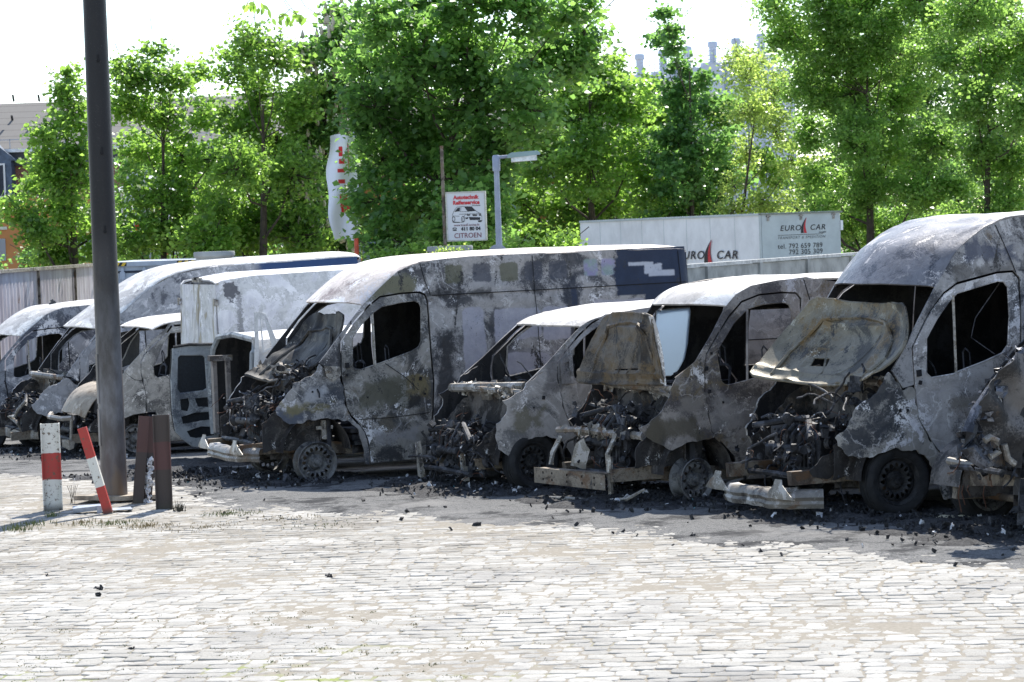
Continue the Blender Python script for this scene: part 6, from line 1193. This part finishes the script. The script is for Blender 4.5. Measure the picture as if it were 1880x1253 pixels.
def tree(name, lb, Y, trunk, blobs, leaf, lm, dens=1.0, clump=.33, cat='tree', tr=.16, dj=1.3, gap=0, flowers=False, nclump=1.0):
    k_ = Y/5000.; bx = PX(trunk[0], 420, Y).x; e = empty(name, (bx, Y, GZ)); tag(e, lb, cat, 'trees behind the yard')
    cs, rs = [], []
    for (px, py, r) in blobs:
        p = PX(px, py, Y); cs.append((p.x-bx, rng.normal(0, dj), p.z-GZ)); rs.append(r*k_)
    C = []; S = []; T = []; twigs = []
    for c, r in zip(cs, rs):
        n = max(5, int(24*nclump*(r/clump)**1.75/3.2)); d = rng.normal(0, 1, (n, 3)); d /= np.linalg.norm(d, axis=1)[:, None]; rad = r*rng.random(n)**.42
        cc = np.array(c)+d*rad[:, None]*np.array([1, 1, .92]); base = rng.random()*.25
        for q in cc:
            m_ = int(56*dens*rng.uniform(.5, 1.4)); cr = clump*rng.uniform(.6, 1.25); g = rng.normal(0, 1, (m_, 3))*cr*np.array([.62, .62, .38])
            C.append(q+g); S.append(leaf*rng.uniform(.65, 1.25, m_)); T.append(np.clip(base+.55*rng.random()+.25*rng.random(m_)+.0*g[:, 2], 0, 1)); twigs.append((c, q))
    C = np.concatenate(C); S = np.concatenate(S); T = np.concatenate(T); ok = C[:, 2] > .3; C = C[ok]; S = S[ok]; T = T[ok]
    V, F = leaves(C, S); o = npmesh('crown', V, F, LM[lm], np.repeat(T, 4), e)
    m = M(); top = max(c[2] for c in cs); hh = min(c[2] for c in cs); cen = np.mean(np.array(cs), 0); wob = lambda z: .25*math.sin(z*.7+bx)
    N = 9; tp = [(cen[0]*t**1.5+wob(t*3)*.5, .2*math.sin(t*4), t*top*.82) for t in np.linspace(0, 1, N)]; m.tube(tp, [tr*(1.15-t) for t in np.linspace(0, 1, N)], 8)
    for c, r in zip(cs, rs):
        i = max(1, min(N-2, int((c[2]-r*1.2)/(top*.82)*(N-1)))); a = Vector(tp[i]); b_ = Vector(c); mid = a.lerp(b_, .5)+Vector((0, 0, -.15*(b_-a).length)); rr = tr*.42*(1.1-i/N); m.tube([a, mid, b_, b_+(b_-mid)*.5], [rr, rr*.7, rr*.4, .012], 6)
    for c, q in twigs[::2]: m.tube([c, Vector(c).lerp(Vector(q), .5)+Vector((0, 0, -.05)), q], [.025, .015, .006], 4)
    m.obj('trunk', BARK, e)
    if flowers:
        m = M()
        for c, r in zip(cs, rs):
            for i in range(int(30*r)):
                d = Vector(rng.normal(0, 1, 3)); d.y = -abs(d.y); d.normalize(); p = Vector(c)+d*r*1.0; m.lathe([(.002, .24), (.03, .18), (.055, .06), (.04, 0), (.002, -.02)], p, 'z', 6)
        tag(m.obj('blossom_candles', plain('cream_blossom', (.55, .48, .36), .9, 0, .3, 30), e, 0), kind='stuff')
    return e
tree('tree', 'pointed mid-green tree at the left edge, left of the tall pole', 76, (125, 480), [(128, 135, 18), (125, 175, 28), (140, 215, 36), (110, 245, 34), (150, 275, 44), (95, 300, 38), (140, 330, 50), (75, 345, 36), (50, 385, 34), (120, 395, 60), (85, 430, 40), (170, 400, 40), (100, 460, 50), (180, 465, 40)], .15, 'o', .85, nclump=.9)
tree('tree', 'loose light-green tree just right of the tall pole', 72, (300, 480), [(290, 95, 22), (245, 135, 30), (275, 150, 40), (330, 150, 36), (365, 125, 26), (240, 195, 45), (300, 215, 45), (370, 205, 38), (255, 270, 45), (330, 285, 50), (395, 290, 45), (250, 350, 40), (310, 370, 60), (380, 375, 60), (240, 430, 50), (320, 445, 60), (400, 450, 60)], .14, 'o', .9, tr=.12, nclump=.95)
tree('tree', 'rounded bright-green tree with dark forked limbs, left of centre', 70, (470, 480), [(480, 85, 45), (435, 120, 38), (520, 120, 45), (460, 175, 55), (540, 190, 50), (430, 225, 40), (500, 255, 60), (450, 310, 55), (540, 320, 60), (400, 390, 50), (480, 400, 75), (550, 430, 60), (430, 450, 50)], .13, 'o', .9)
tree('chestnut_tree', 'chestnut tree with pale blossom candles, left of the white banner flag', 72, (590, 480), [(625, 25, 30), (580, 105, 38), (640, 90, 50), (600, 165, 50), (560, 200, 36), (640, 180, 45), (590, 250, 52), (560, 320, 48), (600, 350, 40), (560, 410, 50), (600, 450, 45), (640, 450, 30)], .16, 'm', 1.0, flowers=True, dj=.8)
tree('maple_tree', 'largest dark-green maple filling the centre behind the white sign', 64, (800, 480), [(700, 40, 60), (780, 20, 70), (870, 10, 75), (960, 10, 75), (1040, 30, 60), (1075, 50, 40), (680, 110, 70), (770, 110, 85), (870, 105, 90), (970, 110, 85), (1050, 110, 55), (690, 200, 70), (780, 205, 90), (880, 205, 90), (970, 200, 75), (700, 290, 75), (800, 300, 90), (890, 300, 75), (700, 370, 65), (790, 390, 80), (870, 390, 70), (720, 440, 60), (820, 440, 60), (890, 445, 50)], .17, 'm', .9, tr=.22, nclump=.72)
tree('maple_tree', 'broad bright-green maple behind the left half of the lettered trailer', 100, (1100, 480), [(1060, 150, 50), (1120, 140, 50), (1000, 220, 60), (1080, 215, 70), (1160, 190, 55), (1000, 300, 60), (1080, 300, 80), (1170, 275, 75), (960, 370, 55), (1040, 385, 75), (1130, 370, 80), (1210, 350, 55), (960, 440, 50), (1030, 450, 50), (1200, 420, 50)], .2, 'o', .85, clump=.42, tr=.2, nclump=.75)
tree('maple_tree', 'slim dark maple with a narrow leading shoot in front of the silos', 97, (1265, 480), [(1218, 32, 12), (1230, 60, 13), (1212, 66, 10), (1238, 92, 16), (1250, 120, 24), (1240, 160, 34), (1290, 150, 28), (1250, 200, 42), (1310, 200, 32), (1240, 250, 40), (1290, 270, 45), (1250, 330, 55), (1300, 350, 45), (1270, 390, 50), (1210, 300, 40), (1330, 260, 34), (1340, 330, 40)], .2, 'd', .85, clump=.36, tr=.13, dj=1.2, nclump=.6)
tree('birch_tree', 'pale yellow-green small tree between the slim maple and the big right tree', 94, (1340, 480), [(1350, 105, 26), (1390, 110, 40), (1360, 150, 40), (1430, 165, 45), (1370, 205, 40), (1430, 235, 50), (1380, 280, 30), (1450, 300, 45), (1350, 340, 24), (1400, 370, 34), (1345, 390, 28), (1470, 380, 40)], .12, 'y', .9, clump=.4, tr=.09)
tree('birch_tree', 'big fine-leaved light-green tree right of the silos above the trailer', 90, (1600, 480), [(1420, 15, 40), (1500, 10, 60), (1590, 10, 70), (1680, 10, 70), (1450, 70, 45), (1530, 85, 65), (1620, 90, 75), (1700, 95, 65), (1490, 160, 55), (1570, 170, 65), (1650, 180, 70), (1500, 240, 45), (1570, 260, 60), (1650, 270, 60), (1720, 260, 55), (1520, 330, 45), (1600, 340, 55), (1680, 350, 55), (1500, 385, 35), (1570, 410, 50), (1640, 430, 55), (1710, 420, 45)], .125, 'b', 1.5, clump=.38, tr=.17, nclump=1.1)
tree('birch_tree', 'darker leafy tree with bare lower twigs at the right edge', 86, (1810, 480), [(1770, 20, 60), (1850, 20, 65), (1920, 60, 60), (1760, 95, 50), (1830, 110, 65), (1900, 150, 60), (1780, 190, 55), (1860, 210, 60), (1800, 280, 50), (1870, 300, 55), (1780, 350, 40), (1850, 370, 40), (1770, 400, 45), (1880, 395, 40), (1830, 420, 30)], .135, 'b', 1.4, clump=.42, tr=.15, nclump=1.3)
tree('birch_tree', 'half-hidden mid-green tree behind the trailer rear, filling low gaps', 104, (1680, 480), [(1560, 430, 45), (1640, 450, 45), (1720, 450, 45), (1590, 370, 35), (1690, 390, 40), (1570, 330, 30), (1640, 300, 40), (1760, 330, 40), (1750, 250, 40)], .14, 'd', 1.2, clump=.42, tr=.12)
tree('tree', 'dense green tree far behind the fine-leaved tree at the right', 118, (1600, 480), [(1480, 90, 50), (1560, 60, 60), (1660, 60, 60), (1760, 60, 60), (1850, 100, 60), (1500, 180, 50), (1560, 200, 50), (1680, 190, 50), (1760, 180, 60), (1860, 180, 60), (1600, 290, 70), (1700, 280, 70), (1800, 270, 70), (1880, 260, 60), (1480, 340, 50), (1560, 350, 80), (1660, 350, 80), (1760, 360, 80), (1860, 350, 80), (1500, 420, 50), (1620, 440, 60), (1740, 440, 60), (1860, 430, 60)], .2, 'm', 1.0, clump=.55, tr=.22, nclump=.9)
tree('tree', 'green tree behind the slim dark maple, hiding most of the silos', 112, (1300, 480), [(1170, 160, 40), (1200, 215, 50), (1260, 190, 36), (1330, 215, 40), (1230, 290, 60), (1320, 300, 40), (1390, 200, 40), (1410, 300, 50), (1260, 380, 60), (1340, 430, 40), (1420, 410, 50), (1180, 400, 50)], .2, 'o', 1.0, clump=.5, tr=.16)
tree('tree', 'dense dark-green tree behind the loose tree right of the tall pole', 92, (330, 480), [(250, 300, 45), (330, 310, 50), (410, 300, 50), (490, 290, 50), (560, 300, 50), (240, 380, 50), (320, 390, 60), (410, 390, 60), (500, 390, 60), (590, 380, 50), (260, 450, 50), (350, 450, 50), (450, 450, 50), (550, 450, 50), (620, 440, 40)], .19, 'm', .9, clump=.42, tr=.14, nclump=.75)
tree('tree', 'leafy tree behind and above the lamp, between maple and silos', 110, (980, 480), [(1090, 130, 40), (1040, 190, 50), (1130, 200, 50), (1050, 280, 60), (1150, 290, 60), (960, 330, 60), (1060, 370, 60), (1160, 380, 60), (640, 300, 60), (640, 400, 60), (920, 420, 60)], .2, 'o', .9, clump=.45, tr=.14, nclump=.8)
tree('shrub', 'low dark shrubbery behind the container, under the pointed tree', 82, (200, 490), [(10, 488, 16), (90, 475, 26), (150, 470, 30), (210, 465, 34), (270, 470, 34), (340, 470, 34), (420, 465, 34), (480, 465, 34)], .13, 'd', 1.1, cat='shrub', tr=.05)
tree('shrub', 'low bright shrubbery between the orange-red post and the street lamp', 60, (760, 490), [(700, 470, 26), (750, 465, 28), (860, 460, 22), (950, 455, 24), (1005, 455, 20), (1040, 452, 16)], .12, 'o', 1.0, cat='shrub', tr=.04, dj=.4)
m_ = empty('weed_clump', PX(826, 462, 48.2)); tag(m_, 'small yellow-green weeds growing at the pillar head under the sign', 'weed')
C = np.array([0, 0, -.02])+rng.normal(0, 1, (240, 3))*np.array([.17, .1, .06]); V, F = leaves(C, rng.uniform(.03, .07, 240)); npmesh('foliage', V, F, LM['y'], np.repeat(rng.random(240), 4), m_)
# hanging twig near the camera
e = empty('overhanging_branch', PX(520, -120, 20)); tag(e, 'thin twigs with drooping leaves hanging into the top left of the sky', 'branch'); o0 = Vector(e.location)
m = M(); tw = [[(520, -120), (500, -60), (480, -20), (462, 8)], [(500, -60), (515, -10), (535, 15), (548, 30)], [(520, -120), (535, -30), (560, 12), (585, 28), (612, 28)], [(515, -10), (530, 18), (570, 44), (610, 44)], [(480, -20), (455, 4), (452, 12)], [(535, 15), (520, 28), (512, 34)]]
for t in tw: m.tube([PX(x, y, 20)-o0 for x, y in t], .003, 5)
m.obj('twig', BARK, e)
V = []; T = []
for (x0, y0), n in (((462, 8), 9), ((482, 12), 5), ((548, 28), 11), ((515, 32), 6), ((530, 30), 5)):
    for i in range(n):
        a = R(rng.normal(0, 38)); L_ = rng.uniform(.05, .095); p = PX(x0+rng.normal(0, 7), y0+rng.normal(0, 4), 20+rng.normal(0, .05))-o0; d = Vector((math.sin(a), rng.normal(0, .3), -math.cos(a))).normalized(); s_ = Vector((math.cos(a), rng.normal(0, .6), math.sin(a))).normalized()*.016
        V += [p, p+d*L_*.35+s_, p+d*L_*.7+s_*.8, p+d*L_, p+d*L_*.7-s_*.8, p+d*L_*.35-s_]; T.append(rng.random())
V = np.array([list(v) for v in V]); F = np.arange(len(V)).reshape(-1, 6); npmesh('leaves', V, F, LM['o'], np.repeat(np.array(T), 6), e)
